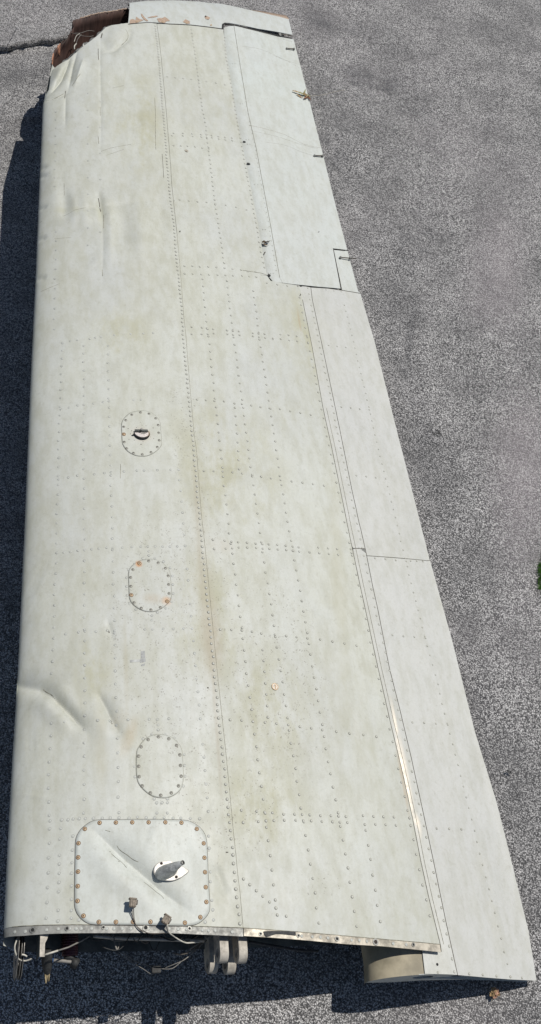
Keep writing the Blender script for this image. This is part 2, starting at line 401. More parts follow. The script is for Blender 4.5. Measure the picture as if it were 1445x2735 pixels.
BRIGHT = bare("polished_worn_metal", (.80, .74, .66), .22, .95)
LUG = bare("lug_grey_metal", (.56, .52, .45), .6, .15)
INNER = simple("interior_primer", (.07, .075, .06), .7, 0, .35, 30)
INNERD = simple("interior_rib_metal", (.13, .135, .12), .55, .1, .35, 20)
DARK = simple("dark_gap", (.018, .018, .017), .8, 0, .3)
SEAL = simple("seam_grime", (.09, .08, .065), .85, 0, .4, 90)
SEALL = simple("seam_grime_light", (.24, .23, .18), .8, 0, .4, 90)
COVG = simple("cover_gap_grime", (.15, .145, .12), .85, 0, .4, 90)
RUST = simple("rusty_screw", (.46, .33, .20), .55, .2, .4, 400)
RUSTD = simple("screw_recess", (.035, .022, .016), .7, 0, .3)
STEEL = simple("dull_screw", (.26, .26, .24), .5, .5, .4, 300)
FIBER = simple("salmon_fibreglass", (.33, .155, .10), .65, 0, .22, 40, .3)
FIBD = simple("chipped_fibreglass", (.42, .31, .23), .8, 0, .3, 220)
OLIVE = simple("bare_flap_nose", (.35, .31, .22), .65, 0, .3, 9)
BLACKTAPE = simple("black_tape", (.035, .036, .036), .7, 0, .4, 120)
WIRE = simple("white_wire", (.55, .53, .46), .5, 0, .15)
WIREB = simple("brown_wire", (.10, .085, .07), .6, 0, .2)
WIREG = simple("grey_wire", (.22, .21, .19), .6, 0, .2)
PLUG = simple("grey_plug", (.20, .165, .125), .6, 0, .3, 200, .3)
MAROON = simple("maroon_rubber", (.075, .016, .022), .55, 0, .25, 60)
BLUE = simple("blue_fitting", (.04, .14, .36), .4, .3, .2)
MAST = simple("mast_grey_paint", (.46, .47, .45), .42, .1, .35, 45, .3)
BASEM = simple("mast_base_paint", (.50, .48, .44), .4, .1, .22, 60)
TAPE = simple("tape_residue", (.36, .37, .36), .7, 0, .15, 90)
LEAFM = simple("dry_leaf", (.36, .25, .13), .8, 0, .45, 120)
LEAFG = simple("olive_dry_leaf", (.30, .29, .14), .8, 0, .4, 120)
GRASS = simple("grass_green", (.12, .28, .03), .7, 0, .4, 40)

# ------------------------------------------------------------------ the wing
wing = bpy.data.objects.new('aircraft_wing', None); COL.objects.link(wing)
MW = Matrix.Identity(4)
for i in range(3):
    for j in range(3): MW[i][j] = WR[i, j]
    MW[i][3] = A0[i]
wing.matrix_world = MW
wing['label'] = "long weathered white aircraft wing lying on grey carpet, tip torn open"; wing['category'] = "aircraft wing"

SEAM = [(419, 64), (431, 160), (444, 297), (456, 447), (458, 488), (473, 629), (482, 726), (491, 850), (495, 880), (506, 1020), (519, 1166), (525, 1205), (537, 1368), (545, 1437), (562, 1610), (579, 1785), (604, 2020), (623, 2220), (640, 2375), (649, 2478)]
ROOTF = [(10.6, 2482), (32, 2476), (78, 2472.5), (162, 2470), (300, 2470.5), (420, 2471), (523, 2474), (649, 2478)]
ROOTA = [(649, 2478), (792, 2488.4), (951, 2502), (1020, 2508), (1176, 2522)]
LEup = LE + [(130.6, 240), (136, 200), (139, 189)]
TORN = [(139, 189), (155, 175), (171, 165), (183, 158), (190, 151), (215, 130), (243, 109), (272, 85), (282, 74), (296, 69), (340, 62), (396, 60.5), (419, 64)]
skin = patch('leading_edge_skin', LEup, SEAM[::-1], ROOTF, TORN, 190, 760, hu, P_SKIN, wing, off=.0012, pw=1.7)
JOG = [(482, 722), (600, 727), (690, 733), (714, 737), (723, 750), (760, 757), (800, 763)]
skin2 = patch('upper_skin_panel', SEAM[::-1][:14], LINEA[::-1][1:], ROOTA, JOG, 120, 420, hu, P_SKIN, wing, label='inboard upper skin panel dotted with round rivets')
SEAMO = [s for s in SEAM if s[1] < 722][::-1]
skin3 = patch('upper_skin_panel', [(482, 722)] + SEAMO, [(713, 736)] + AILE[:8][::-1], [(482, 722), (600, 727), (690, 733), (713, 736)], [(419, 64), (507, 67), (596, 77)], 60, 240, hu, P_SKIN, wing, label='outboard upper skin panel beside the aileron')
# lower skin
def cgrid(c0, c1, w0, w1, nc, nw, hf, pw=1.0):
    ww = np.linspace(w0, w1, nw)[:, None]; cc = (c0 + (c1 - c0) * np.linspace(0, 1, nc)**pw)[None]
    a = uLE(ww); u = a + cc * (uTE(ww) - a); W2 = np.broadcast_to(ww, u.shape); return np.dstack([u, W2, hf(u, W2)])
WR0 = -.03
w_root = float(pix([(300, 2492)])[0][1]); w_tip = float(pix([(300, 90)])[0][1])
gridmesh('lower_skin', cgrid(0, .72, w_root, w_tip - .25, 60, 60, hl, 2.0)[:, ::-1], P_TIP, wing)
# root flange
FLF = [(12, 2504.7), (65, 2499), (129, 2494), (220, 2492), (300, 2492), (440, 2491.6), (543, 2496), (650, 2501)]
FLA = [(652, 2499.5), (792, 2509), (924, 2521.5), (1020, 2527), (1178, 2543)]
fl1 = patch('root_flange', [(12, 2504.7), (10.6, 2481)], [(650, 2501), (649, 2477)], FLF, [(10.6, 2481)] + [(x, y - 1) for x, y in ROOTF[1:]], 120, 5, hu, FLANGE2, wing, off=-.0006, pw=1.5, label='bare metal root flange along the leading section')
fl2 = patch('root_flange', [(652, 2499.5), (651, 2477)], [(1178, 2543), (1176, 2521)], FLA, [(651, 2477)] + [(x, y - 1) for x, y in ROOTA[1:]], 80, 5, hu, FLANGE, wing, off=-.0006, label='bare metal root flange along the trailing section')

# ---- flap
flap = bpy.data.objects.new('flap', None); link(flap, wing); flap['label'] = 'long white flap behind the inboard skin'
LB_IN = [p for p in LINEB if p[1] > 1490][::-1]; LB_OUT = [p for p in LINEB if p[1] < 1480][::-1]
LA_IN = [p for p in LINEA if p[1] > 1470][::-1]; LA_OUT = [p for p in LINEA if p[1] < 1450][::-1]
TE_IN = [p for p in TE if p[1] > 1497][::-1]; TE_OUT = [p for p in TE if 779 < p[1] < 1495][::-1]
shift = lambda P, dx: [(x + dx, y) for x, y in P]
SA_IN = [(1135, 2601), (1129, 2548), (1124, 2490), (1120, 2420), (1111, 2320)] + shift([p for p in LA_IN if p[1] < 2200], -7); SA_OUT = shift(LA_OUT, -7)
patch('nose_skin', SA_IN + [(943, 1466)], LB_IN + [(976, 1466)], [(1135, 2601), (1180, 2602), (1222, 2604)], [(943, 1466), (976, 1466)], 26, 260, hflap, P_STRIP, flap, off=.0006, label='inboard flap strip with a bare patch and painted glint')
patch('nose_skin', [(943, 1464)] + SA_OUT, [(976, 1464)] + LB_OUT, [(943, 1464), (976, 1464)], [(793, 762), (830, 768)], 26, 180, hflap, P_FLAP, flap, off=.0006)
patch('flap_skin', LB_IN + [(979, 1485)], TE_IN + [(1149, 1498)], [(1222, 2604), (1300, 2611), (1364, 2616), (1433, 2619)], [(979, 1485), (1149, 1498)], 50, 240, hflap, P_FLAP, flap, off=0)
patch('flap_skin', [(978, 1483.5)] + LB_OUT, [(1148, 1496.5)] + TE_OUT, [(978, 1483.5), (1148, 1496.5)], [(830, 768), (880, 771), (963, 784)], 50, 180, hflap, P_FLAP, flap, off=0)
# edge of the bare strip patch whose glint is painted in its material
BL = [(1063, 1990), (1072, 2030), (1084, 2080), (1098, 2140), (1108, 2180)]
wstep = pix([(1128, 2545), (1132, 2601)], hflap)
w_end = float(pix([(1180, 2603)], hflap)[0][1])
def us(w_): return interp(w_, [wstep[1][1], wstep[0][1]], [wstep[1][0], wstep[0][0]])
rows = []
NA, NB = .150, .092
for w_ in np.linspace(w_end + .001, w_end + .6, 12):
    u0 = float(us(min(w_, wstep[0][1]))) + max(0, 0) ; u0 = u0 + (float(interp(w_, Aw, Au)) - float(interp(wstep[0][1], Aw, Au)) if w_ > wstep[0][1] else 0)
    h0 = float(hflap(np.array([u0 + .05]), np.array([w_]))[0]) - .0015 + .004
    r = [(u0 + .004, w_, h0)]
    for k in range(0, 25):
        a = math.pi * .62 * k / 24; r.append((u0 - NA * math.sin(a), w_, h0 - NB * (1 - math.cos(a))))
    rows.append(r)
gridmesh('flap_nose', np.array(rows)[:, ::-1], OLIVE, flap, label='bare olive curved flap nose')
# end rib of the flap with two lightening holes
u0 = float(us(w_end)); h0 = float(hflap(np.array([u0 + .05]), np.array([w_end]))[0]) + .0025
prof = [(u0 - NA * math.sin(math.pi * .5 * k / 12), h0 - NB * (1 - math.cos(math.pi * .5 * k / 12)) - .001) for k in range(12, 0, -1)]
ute = float(pix([(1430, 2620)], hflap)[0][0]); us_ = np.linspace(u0, ute, 14)
up_ = [(float(a), float(hflap(np.array([a]), np.array([w_end]))[0]) - .0016) for a in us_]
tz = up_[-1][1]
low = [(ute, tz - .010), (u0 + .20, tz - .012 - .010), (u0 + .04, h0 - NB - .004), (u0 - .06, h0 - NB - .012), (u0 - .12, h0 - NB - .006)]
plate('end_rib', prof + up_ + low, [circ(u0 + .022, h0 - .044, .036, 24, .021), circ(u0 + .15, h0 - .044, .030, 24, .014)], .0016, (0, w_end + .002, 0), (I3[0], I3[2], -I3[1]), P_TIP, flap)
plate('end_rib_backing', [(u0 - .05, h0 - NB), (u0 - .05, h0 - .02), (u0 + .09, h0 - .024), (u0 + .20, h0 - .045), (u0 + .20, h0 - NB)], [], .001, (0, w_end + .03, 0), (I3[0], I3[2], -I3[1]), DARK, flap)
# flap / aileron undersides
def hlow(u, w_): return np.minimum(hu(u, w_) - .012, hflap(u, w_) - .010)
g2 = np.dstack([np.linspace(u0 - .1, ute - .005, 20)[None].repeat(2, 0), np.array([[w_end + .004], [w_end + .6]]).repeat(20, 1), np.zeros((2, 20))])
def lowpatch(name, a0, a1, b0, b1, parent, n=12):
    """underside strip between leading pixels a0->a1 and trailing pixels b0->b1"""
    q = pix([a0, a1, b0, b1]); t = np.linspace(0, 1, 24)[:, None, None]; s = np.linspace(0, 1, n)[None, :, None]
    G = (1 - s) * ((1 - t) * q[0] + t * q[1]) + s * ((1 - t) * q[2] + t * q[3])
    h = np.minimum(hlow(G[..., 0], G[..., 1]), hl(G[..., 0], G[..., 1]) * 1.0 + .0) ; ss = s[..., 0]
    h = hflap(G[..., 0], G[..., 1]) - .012 - .05 * (1 - ss) if parent is flap else hail(G[..., 0], G[..., 1]) - .010 - .04 * (1 - ss)
    X = np.dstack([G[..., 0], G[..., 1], h]); gridmesh(name, X[:, ::-1], P_TIP, parent)
lowpatch('flap_underside', (1135, 2598), (795, 766), (1430, 2615), (961, 788), flap)
ribbon('seam_line', [(978, 1484.2), (1060, 1490), (1149, 1497.5)], .0016, COVG, flap, hflap, .0012)
ribbon('seam_line', [(947, 1465), (976, 1466)], .0022, SEAL, flap, hflap, .0012)
ribbon('seam_line', LINEB, .0024, SEAL, flap, hflap, .0011)

# ---- aileron
ail = bpy.data.objects.new('aileron', None); link(ail, wing); ail['label'] = 'white aileron behind the outboard skin'
NOSEL = [(625, 69), (640, 165), (662, 297), (684, 394), (694, 449), (722, 598), (747, 741)]
NOSEB = NOSEL[::-1]
patch('nose_skin', [(731, 754)] + shift(AILE[:9][::-1], -8)[:0] + [(711, 733), (698, 687), (683, 598), (665, 506), (654, 449), (638, 376), (621, 279), (601, 156), (598, 74)], [(755, 757)] + NOSEB, [(731, 754), (755, 757)], [(598, 74), (625, 69)], 24, 220, hail, P_AIL, ail)
TEA = [(965, 782), (955, 776), (927, 664), (871, 447), (821, 248), (784, 105)]
patch('aileron_skin', [(755, 757)] + NOSEB, [(909.5, 771), (889, 664.5), (925.5, 668)] + TEA[3:], [(755, 757), (800, 761), (850, 766), (909.5, 771)], [(625, 69), (703, 88), (741, 98), (784, 105)], 60, 240, hail, P_AIL, ail, off=.0008)
patch('trim_tab', [(914, 774), (892, 667)], [(964, 782), (955, 777), (929, 671)], [(914, 774), (964, 782)], [(892, 667), (929, 671)], 16, 40, hail, P_AIL, ail, off=-.0012, skirt=.004)
ribbon('seam_line', NOSEL, .0016, SEALL, ail, hail, .0014)
ribbon('tab_gap', [(889.5, 664.5), (905, 735), (913, 775)], .0030, SEAL, ail, hail, .0005)
ribbon('tab_gap', [(889, 664.5), (930, 669.5)], .0045, DARK, ail, hail, .0012)
lowpatch('aileron_underside', (724, 752), (600, 76), (962, 782), (783, 106), ail)
for a, b, c in (((765, 132), (784, 134.5), .004), ((839, 418), (860, 420), .004), ((908, 690), (949, 694.5), .0035)):
    q = surf([a, b], hail, .006); q[1, 2] += .004
    hn = bpy.data.objects.new('static_wick', None); link(hn, ail)
    tube('rod', [q[0], (q[0] + q[1]) / 2, q[1]], c * .8, WIREB, hn)
    for k in (0, .62 if a[0] > 900 else 1):
        p = q[0] * (1 - k) + q[1] * k; tube('clamp', [p - [0, 0, .006], p + [0, 0, .004]], .006, STEEL, hn, smoothn=1)

# gap behind the skin over the aileron/flap joint and dark cove openings
gapo = surf([(723, 750), (760, 756), (800, 763), (850, 766), (805, 769), (775, 765), (740, 758)], hu, 0)
mesh('aileron_gap', [p - [0, 0, .022] for p in surf([(712, 742), (760, 748), (880, 760), (880, 775), (800, 772), (740, 768), (715, 758)], hu)], [tuple(range(7))[::-1]], DARK, wing, False)
ribbon('seam_line', SEAM, .0012, SEALL, wing, hu, .0016)
ribbon('seam_line', SEAM[:6], .0014, COVG, wing, hu, .0018)
ribbon('seam_line', LINEA[1:], .0026, COVG, wing, hu, .0004)
ribbon('seam_line', shift(LINEA[3:-1], 9), .0016, SEALL, flap, hflap, .0012)
ribbon('seam_line', [(648, 722), (700, 730), (713, 735)], .0016, SEALL, wing, hu, .001)
ribbon('joint_gap', [(725, 752), (745, 755), (775, 759), (806, 763)], .0065, DARK, wing, hu, -.0008)
ribbon('joint_gap', [(806, 764), (850, 768), (872, 770)], .0035, DARK, wing, hflap, .0016)
ribbon('joint_gap', [(872, 770), (915, 776), (964, 783)], .0016, SEAL, wing, hflap, .0014)
ribbon('skin_edge', [(413, 262), (415, 300), (415, 370), (416, 400)], .0020, SEALL, wing, hu, .0015)
ribbon('skin_edge', [(433, 412), (435, 440), (437, 475)], .0018, SEAL, wing, hu, .0015)
# skin chordwise seam marks at the flange
ribbon('seam_line', ROOTF[1:], .0016, SEALL, wing, hu, .0016)
ribbon('seam_line', ROOTA, .0016, SEALL, wing, hu, .0006)

# ---- wing tip
tip = bpy.data.objects.new('wingtip_cap', None); link(tip, wing); tip['label'] = 'white fibreglass wingtip cap, front half broken away'
BT = pix([(342, 65), (396, 59.5), (452, 63.5), (507, 66), (594, 76.5), (595, 64), (602, 61), (616, 62), (689, 77), (781, 93)], hu)
TT = on_plane([(340, 22), (386, 16.5), (452, 13), (518, 14.3), (587, 18.7), (640, 27), (700, 37), (744, 45), (771, 52)], .0)
PL = pix([(342, 64), (341, 50)]); 
G = coons(np.vstack([BT[:1], TT[:1]]), np.vstack([BT[-1:], TT[-1:]]), BT, TT, 130, 26)
Z = hu(G[..., 0], G[..., 1]); t = np.linspace(0, 1, 26)[:, None]
Z = Z * np.sqrt(1 - .98 * t**2.6) + .001
gridmesh('cap_shell', np.dstack([G, Z]), P_TIP, tip, .003)
edge = [TT, TT + [0, .006]]
T2 = on_plane([(587, 18), (626, 22), (703, 30), (764, 41), (772, 50)], -.012); T1 = on_plane([(587, 19), (640, 27.5), (700, 37.5), (744, 45.5), (771, 52.5)], 0)
a, b = resample(T1, 30), resample(T2, 30); gridmesh('cap_lower_edge', np.array([np.c_[a, np.zeros(30)], np.c_[b, np.full(30, -.012)], np.c_[a, np.full(30, -.05)]]), FIBD, tip)
# lower half of the broken cap, seen from inside
OP = [(139, 188), (137.6, 179), (139, 152), (145, 135), (155, 121), (164, 112), (180, 103), (187, 87), (193, 82), (196, 71), (193, 58), (213, 49), (261, 36), (309, 29), (344, 23), (400, 16)]
OH = [-.05, -.05, -.05, -.045, -.04, -.03, -.01, .005, .01, .015, .03, .035, .035, .035, .035, .03]
OUT3 = np.array([np.r_[on_plane([p], h)[0], h] for p, h in zip(OP, OH)]); OUT = OUT3[:, :2]
INN = pix([(139, 196), (160, 176), (190, 153), (215, 133), (243, 112), (272, 88), (296, 73), (340, 66), (410, 66)], 0.0)
n = 150; o_, i_ = resample(OUT, n), resample(INN, n); o_ = o_ + RNG.normal(0, .0016, (n, 2)) + np.c_[np.zeros(n), .004 * np.abs(np.sin(np.arange(n) * .6)) * (RNG.uniform(0, 1, n) > .5)]; _d = np.r_[0, np.cumsum(np.hypot(*np.diff(OUT, axis=0).T))]; oh = np.interp(np.linspace(0, _d[-1], n), _d, OUT3[:, 2])
rg = np.cumsum(RNG.normal(0, 1, n)); rg = (rg - np.linspace(rg[0], rg[-1], n)); rg = rg / max(1, np.abs(rg).max()) * .004
R_ = []
for k in range(18):
    s = k / 17; q = o_ * (1 - s) + (i_ + [0.0, -.06]) * s
    dep = oh + rg * (1 - s) + (-.135 - oh) * min(1, s / .36)**.75; R_.append(np.c_[q, np.full(n, 0) + dep])
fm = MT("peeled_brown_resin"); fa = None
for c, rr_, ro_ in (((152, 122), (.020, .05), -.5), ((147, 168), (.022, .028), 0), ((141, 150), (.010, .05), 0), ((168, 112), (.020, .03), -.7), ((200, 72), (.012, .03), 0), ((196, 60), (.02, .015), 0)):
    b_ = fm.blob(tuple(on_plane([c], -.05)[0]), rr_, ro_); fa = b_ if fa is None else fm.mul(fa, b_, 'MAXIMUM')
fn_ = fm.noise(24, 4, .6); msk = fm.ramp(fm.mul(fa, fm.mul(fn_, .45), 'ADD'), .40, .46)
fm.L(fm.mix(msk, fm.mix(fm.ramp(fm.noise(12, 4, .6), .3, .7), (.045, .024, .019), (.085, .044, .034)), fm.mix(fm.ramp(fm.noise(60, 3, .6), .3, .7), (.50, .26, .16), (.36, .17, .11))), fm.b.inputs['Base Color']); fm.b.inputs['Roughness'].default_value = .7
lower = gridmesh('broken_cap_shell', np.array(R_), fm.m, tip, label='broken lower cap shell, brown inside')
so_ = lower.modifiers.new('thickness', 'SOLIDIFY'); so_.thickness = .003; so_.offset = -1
rim3 = np.c_[o_, oh]; k0 = int(np.abs(o_ - OUT[11]).sum(1).argmin()); k1 = int(np.abs(o_ - OUT[14]).sum(1).argmin())
tube('torn_rim', rim3[k0:k1] + np.c_[RNG.normal(0, .0012, (k1 - k0, 2)), np.full(k1 - k0, .001)], [.002 + .0015 * abs(math.sin(i * 1.7)) for i in range(k1 - k0)], FIBD, tip, 6, smoothn=1)
# dark end rib behind torn skin
q = pix(TORN[1:-1]); q = np.vstack([q, q[-1:]])[:-1]; top = np.c_[q - [0, .02], hu(q[:, 0], q[:, 1] - .02) - .006]; bot = top.copy(); bot[:, 2] = -.11
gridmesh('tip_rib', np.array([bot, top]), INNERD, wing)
# torn lip: bent metal edge below the tear
lp = resample(pix(TORN[2:-2]), 60); lipz = full(hu)(lp[:, 0], lp[:, 1])
wv = .004 * np.sin(np.arange(60) * .9) + .003 * RNG.normal(size=60)
lw = .012 + .010 * np.abs(np.sin(np.arange(60) * .37)) + RNG.uniform(0, .006, 60)
ld = unit(np.array([-.75, 1.0])); l1 = lp + ld * lw[:, None]
gridmesh('torn_skin_lip', np.array([np.c_[lp, lipz - .001], np.c_[lp + ld * .004, lipz - .004], np.c_[l1, lipz - .010 - .4 * lw + wv], np.c_[l1 - ld * .003, lipz - .045]]), FLANGE2, wing)
for k in range(9):
    a0 = int(RNG.uniform(2, 56)); c = np.r_[lp[a0], lipz[a0] - .003]; d = np.array([RNG.uniform(-.02, .005), RNG.uniform(.008, .022), RNG.uniform(-.02, .008)]); e = np.array([.006, .004, 0]) * RNG.uniform(.6, 1.6)
    mesh('torn_shard', [c - e, c + e, c + d + e * .3, c + d * .7 - e * .6], [(0, 1, 2, 3)], FLANGE2 if k % 3 else DARK, wing, False)
for P, r in (([(200, 88), (215, 92), (235, 86), (252, 84)], .0012), ([(188, 87), (200, 94), (220, 100), (240, 98), (250, 92)], .0012), ([(198, 112), (203, 100), (212, 94)], .0016), ([(202, 125), (206, 110), (216, 96)], .0012), ([(199, 132), (198, 127), (203, 121)], .003)):
    qq = pix(P, .0); tube('loose_wire', np.c_[qq, np.full(len(qq), .0) + .01 * np.sin(np.arange(len(qq)))], r, WIRE if r > .0015 else WIREG, tip, 6)
tube('loose_wire', np.c_[pix([(206, 45), (201, 38), (202, 28), (208, 18)], -.02), [-.02, 0, .01, .02]], .0010, WIREB, tip, 6)
tube('loose_wire', np.c_[pix([(182, 104), (176, 101), (162, 125), (170, 122), (186, 96)], -.02), [-.02, .01, .0, .0, -.01]], .0010, WIREB, tip, 6)
tube('loose_wire', np.c_[pix([(145, 88), (153, 80), (166, 76), (182, 80), (190, 90)], -.04), [-.05, -.03, -.03, -.03, -.03]], .0010, WIREB, tip, 6)
# dark line where cap meets skin, and the wide gap over the aileron
ribbon('joint_gap', [(342, 65.5), (396, 60.5), (452, 64.5), (507, 67), (560, 73), (595, 78)], .0055, DARK, wing, hu, .0016)
ribbon('joint_gap', [(594, 77), (595, 66), (603, 62)], .010, DARK, wing, hu, .0016)
ribbon('joint_gap', [(600, 64), (625, 66), (670, 76), (720, 89), (779, 101)], .013, DARK, wing, hail, -.003)
box('hinge_bracket', surf([(748, 93)], hail, -.0)[0], (.014, .03, .008), I3, STEEL, wing, .001)
ribbon('cap_lip', [(744, 89), (781, 95)], .008, SEAL, tip, hu, -.001)
# paint chips on the cap
ct = lambda x, y: (320 + x / 4.537, y / 4.537)
def chip(P, mat, off=.0016, parent=tip):
    P = [ct(*p) for p in P]; q = pix(P, hu)
    tt = np.clip((q[:, 1] - BT[0][1]) / .30, 0, 1)
    # height of the shell at this spot
    z = []
    for a in q:
        d = (G[..., 0] - a[0])**2 + (G[..., 1] - a[1])**2; k = np.unravel_index(d.argmin(), d.shape); z.append(Z[k])
    z = max(z) if False else z
    c = q.mean(0); V = [(*c, np.mean(z) + off)] + [(*a, b + off) for a, b in zip(q, z)]
    N_ = len(q); mesh('paint_chip', V, [(0, 1 + (i + 1) % N_, 1 + i) if np.cross(q[0] - c, q[1] - c) < 0 else (0, 1 + i, 1 + (i + 1) % N_) for i in range(N_)], mat, parent, False)
chip([(118, 290), (120, 250), (145, 232), (190, 250), (198, 205), (240, 235), (290, 245), (250, 265), (215, 280)], FIBD)
chip([(255, 165), (270, 170), (300, 215), (345, 258), (325, 262), (290, 240), (262, 200)], FIBD)
chip([(335, 218), (380, 203), (440, 192), (465, 198), (430, 212), (345, 222)], FIBD)
chip([(450, 230), (490, 222), (515, 222), (545, 208), (575, 228), (608, 258), (570, 262), (540, 285), (470, 272)], FIBD)
chip([(762, 268), (795, 236), (845, 262), (848, 290), (810, 292)], FIBD)
chip([(1025, 200), (1060, 195), (1095, 218), (1075, 242), (1040, 232)], FIBD)
for x, y in ((205, 266), (518, 270), (808, 282), (1105, 308), (1040, 200)):
    chip([(x + 11 * math.cos(k), y + 9 * math.sin(k)) for k in np.linspace(0, 5.5, 8)], RUST if x != 1040 else DARK, .0024)

# ------------------------------------------------------------------ rivets
T1 = (380, 50, 2.268); T2_ = (380, 400, 2.268); T3 = (440, 1200, 1.944); T4 = (500, 1600, 2.268); T5 = (550, 2000, 2.268)
T6 = (900, 1150, 2.497); T7 = (60, 880, 2.722); T8 = (100, 1450, 2.617); T9 = (400, 800, 2.268); TR = (800, 1700, 2.11); TB = (900, 2300, 2.497); TLt = (0, 1700, 1.701); P5 = (0, 2150, 1.944); P4 = (160, 2170, 3.093)
def q(tile, P): x0, y0, s = tile; return [(x0 + x / s, y0 + y / s) for x, y in P]
dome, flush = {}, {}
def add(P, hf=hu, owner=skin2, kind=dome, r=1.0): kind.setdefault((owner.name, hf), []).extend([(x, y, r) for x, y in P])
def row(P, sp, hf=hu, owner=skin2, kind=dome, jit=.0, r=1.0, uneven=False):
    a = pix(P, hf); L = np.hypot(*np.diff(a, axis=0).T).sum(); n = max(2, int(round(L / sp)) + 1)
    b = resample(a, n); b += RNG.normal(0, .0008 + jit, b.shape)
    kind.setdefault((owner.name, hf), []).extend([('uw', x, y, r) for x, y in b])
row([(414, 71), (424, 156), (432, 261), (441, 358), (446, 438), (455, 532), (464, 596), (470, 686), (477, 740), (486, 837), (488, 891), (497, 986), (505.6, 1081), (517, 1207), (524, 1288), (534, 1391), (540, 1457), (546, 1532), (557, 1640), (566, 1729), (577, 1849), (586, 1939), (598, 2048), (609.5, 2163), (616, 2229), (625, 2324), (634, 2419), (640, 2467)], .0240, owner=skin, r=1.1)
C0 = [(541, 746), (549, 840), (552, 862), (557, 901), (565, 975), (573, 1054), (583, 1145), (592, 1222), (597, 1285), (605, 1347), (612, 1426), (625, 1506), (633, 1570), (641, 1635), (649, 1706), (661, 1812), (670, 1876), (680, 1959), (690, 2036), (699, 2109), (709, 2176), (714, 2225), (725, 2304), (733, 2388), (740, 2444)]
C1 = [(606, 750), (614, 824), (619, 855), (625, 906), (632, 960), (646, 1060), (653, 1116), (667, 1225), (676, 1290), (684, 1347), (692, 1406), (707, 1511), (723, 1604), (736, 1710), (748, 1775), (758, 1845), (774, 1963), (787, 2041), (797, 2114), (807, 2175), (816, 2227), (827, 2293), (840, 2376), (851, 2466)]
C2 = [(676, 777), (684, 828), (689, 872), (703, 970), (718, 1068), (738, 1202), (750, 1282), (767, 1385), (782, 1471), (802, 1582), (812, 1645), (824, 1717), (846, 1852), (866, 1969), (878, 2044), (893, 2119), (904, 2180), (914, 2231), (926, 2299), (938, 2380), (953, 2474)]
for C in (C0, C1, C2): row(C, .043)
row([(511, 80), (521, 148), (530, 210), (540, 290), (549, 330), (560, 425), (562, 443), (575, 543), (588, 629), (600, 716)], .033, owner=skin3)
row([(977, 2218), (999, 2355), (1015.6, 2461)], .048)
for P in ([(215, 373), (307, 380), (356, 385), (403, 388), (470, 397), (537, 397), (583, 398), (629, 401), (694, 405), (757, 406), (803, 408), (848, 411), (952, 405), (1015, 410), (1076, 412), (1139, 414), (1233, 420)],
          [(226, 447), (318, 441), (364, 437), (412, 435), (475, 433), (544, 433), (590, 435), (638, 437), (702, 440), (767, 443), (811, 445), (857, 447), (963, 459), (1027, 458), (1089, 460), (1151, 464), (1240, 466)],
          [(229, 787), (267, 822), (307, 858), (346, 892), (387, 927), (425, 964), (487, 1014)]): add(q(T5, P))
for P in ([(260, 732), (330, 735), (397, 742), (471, 748), (541, 755), (612, 763), (683, 773), (753, 782), (819, 793), (904, 803), (985, 813), (1067, 823), (1146, 834)],
          [(200, 185), (268, 187), (331, 190), (392, 198), (449, 209), (531, 216), (599, 224), (663, 231), (728, 238), (804, 246), (879, 259), (952, 270), (1026, 283)],
          [(457, 309), (464, 375), (469, 441), (474, 511), (480, 578), (485, 648), (489, 717)]): add(q(T4, P))
for P in ([(250, 470), (311, 475), (347, 480), (381, 483), (427, 485), (472, 490), (507, 492), (540, 494), (585, 496), (628, 501), (664, 505), (695, 509), (797, 510), (848, 514), (895, 518), (966, 519)],
          [(256, 517), (317, 516), (350, 514), (384, 510), (428, 510), (475, 512), (509, 516), (543, 517), (587, 520), (631, 523), (664, 527), (698, 531), (752, 535), (802, 539), (852, 543), (901, 548), (973, 552)],
          [(203, 113), (254, 114), (301, 116), (352, 120), (402, 126), (454, 133), (501, 142), (551, 151), (602, 160), (659, 167), (715, 174), (770, 181), (827, 189)], [(383, 10), (384, 57), (386, 104)]): add(q(T3, P))
for P in ([(286, 607), (340, 610), (392, 615), (450, 617), (513, 630), (558, 634), (615, 642), (671, 652), (726, 659), (788, 664), (851, 677), (912, 687), (975, 699)],
          [(254, 167), (316, 171), (345, 173), (384, 179), (468, 187), (503, 190), (540, 193), (624, 204), (659, 207), (695, 209), (792, 212), (841, 216), (890, 223), (955, 229)],
          [(254, 210), (314, 210), (351, 210), (388, 206), (471, 210), (505, 214), (544, 216), (625, 223), (661, 228), (699, 233), (746, 237), (794, 240), (845, 248), (893, 253), (959, 260)],
          [(516, 656), (520, 707), (524, 760), (529, 812), (532, 866), (535, 918), (538, 972)]): add(q(T9, P))
add(q(T2_, [(209, 706), (256, 705), (304, 705), (349, 709), (400, 709), (449, 713), (498, 718), (547, 723), (598, 728), (639, 737), (687, 740), (190, 307), (226, 303), (282, 310), (335, 315), (390, 318), (443, 326), (506, 335), (568, 348), (632, 364)]), owner=skin3)
add(q(T2_, [(216, 752), (257, 751), (306, 753), (357, 755), (405, 757), (456, 759), (504, 761), (549, 763), (604, 764), (648, 768), (691, 772), (754, 808), (818, 817), (878, 825), (942, 826)]))
add(q(T1, [(190, 693), (246, 694), (301, 697), (355, 702), (388, 703), (420, 708), (461, 714), (502, 719), (543, 723), (180, 708), (246, 709), (305, 713), (357, 716), (390, 719), (422, 721), (463, 728), (504, 734), (545, 739), (190, 769), (233, 770), (274, 772), (320, 776), (363, 784), (403, 787), (152, 352), (200, 358), (248, 362), (297, 368), (342, 374), (389, 381), (446, 390), (500, 400)]), owner=skin3)
row([(600, 100), (603, 150), (613, 205), (623, 255), (633, 320), (642, 370), (655, 445), (668, 510), (677, 563), (686, 605), (696, 670), (706, 715)], .034, owner=skin3)
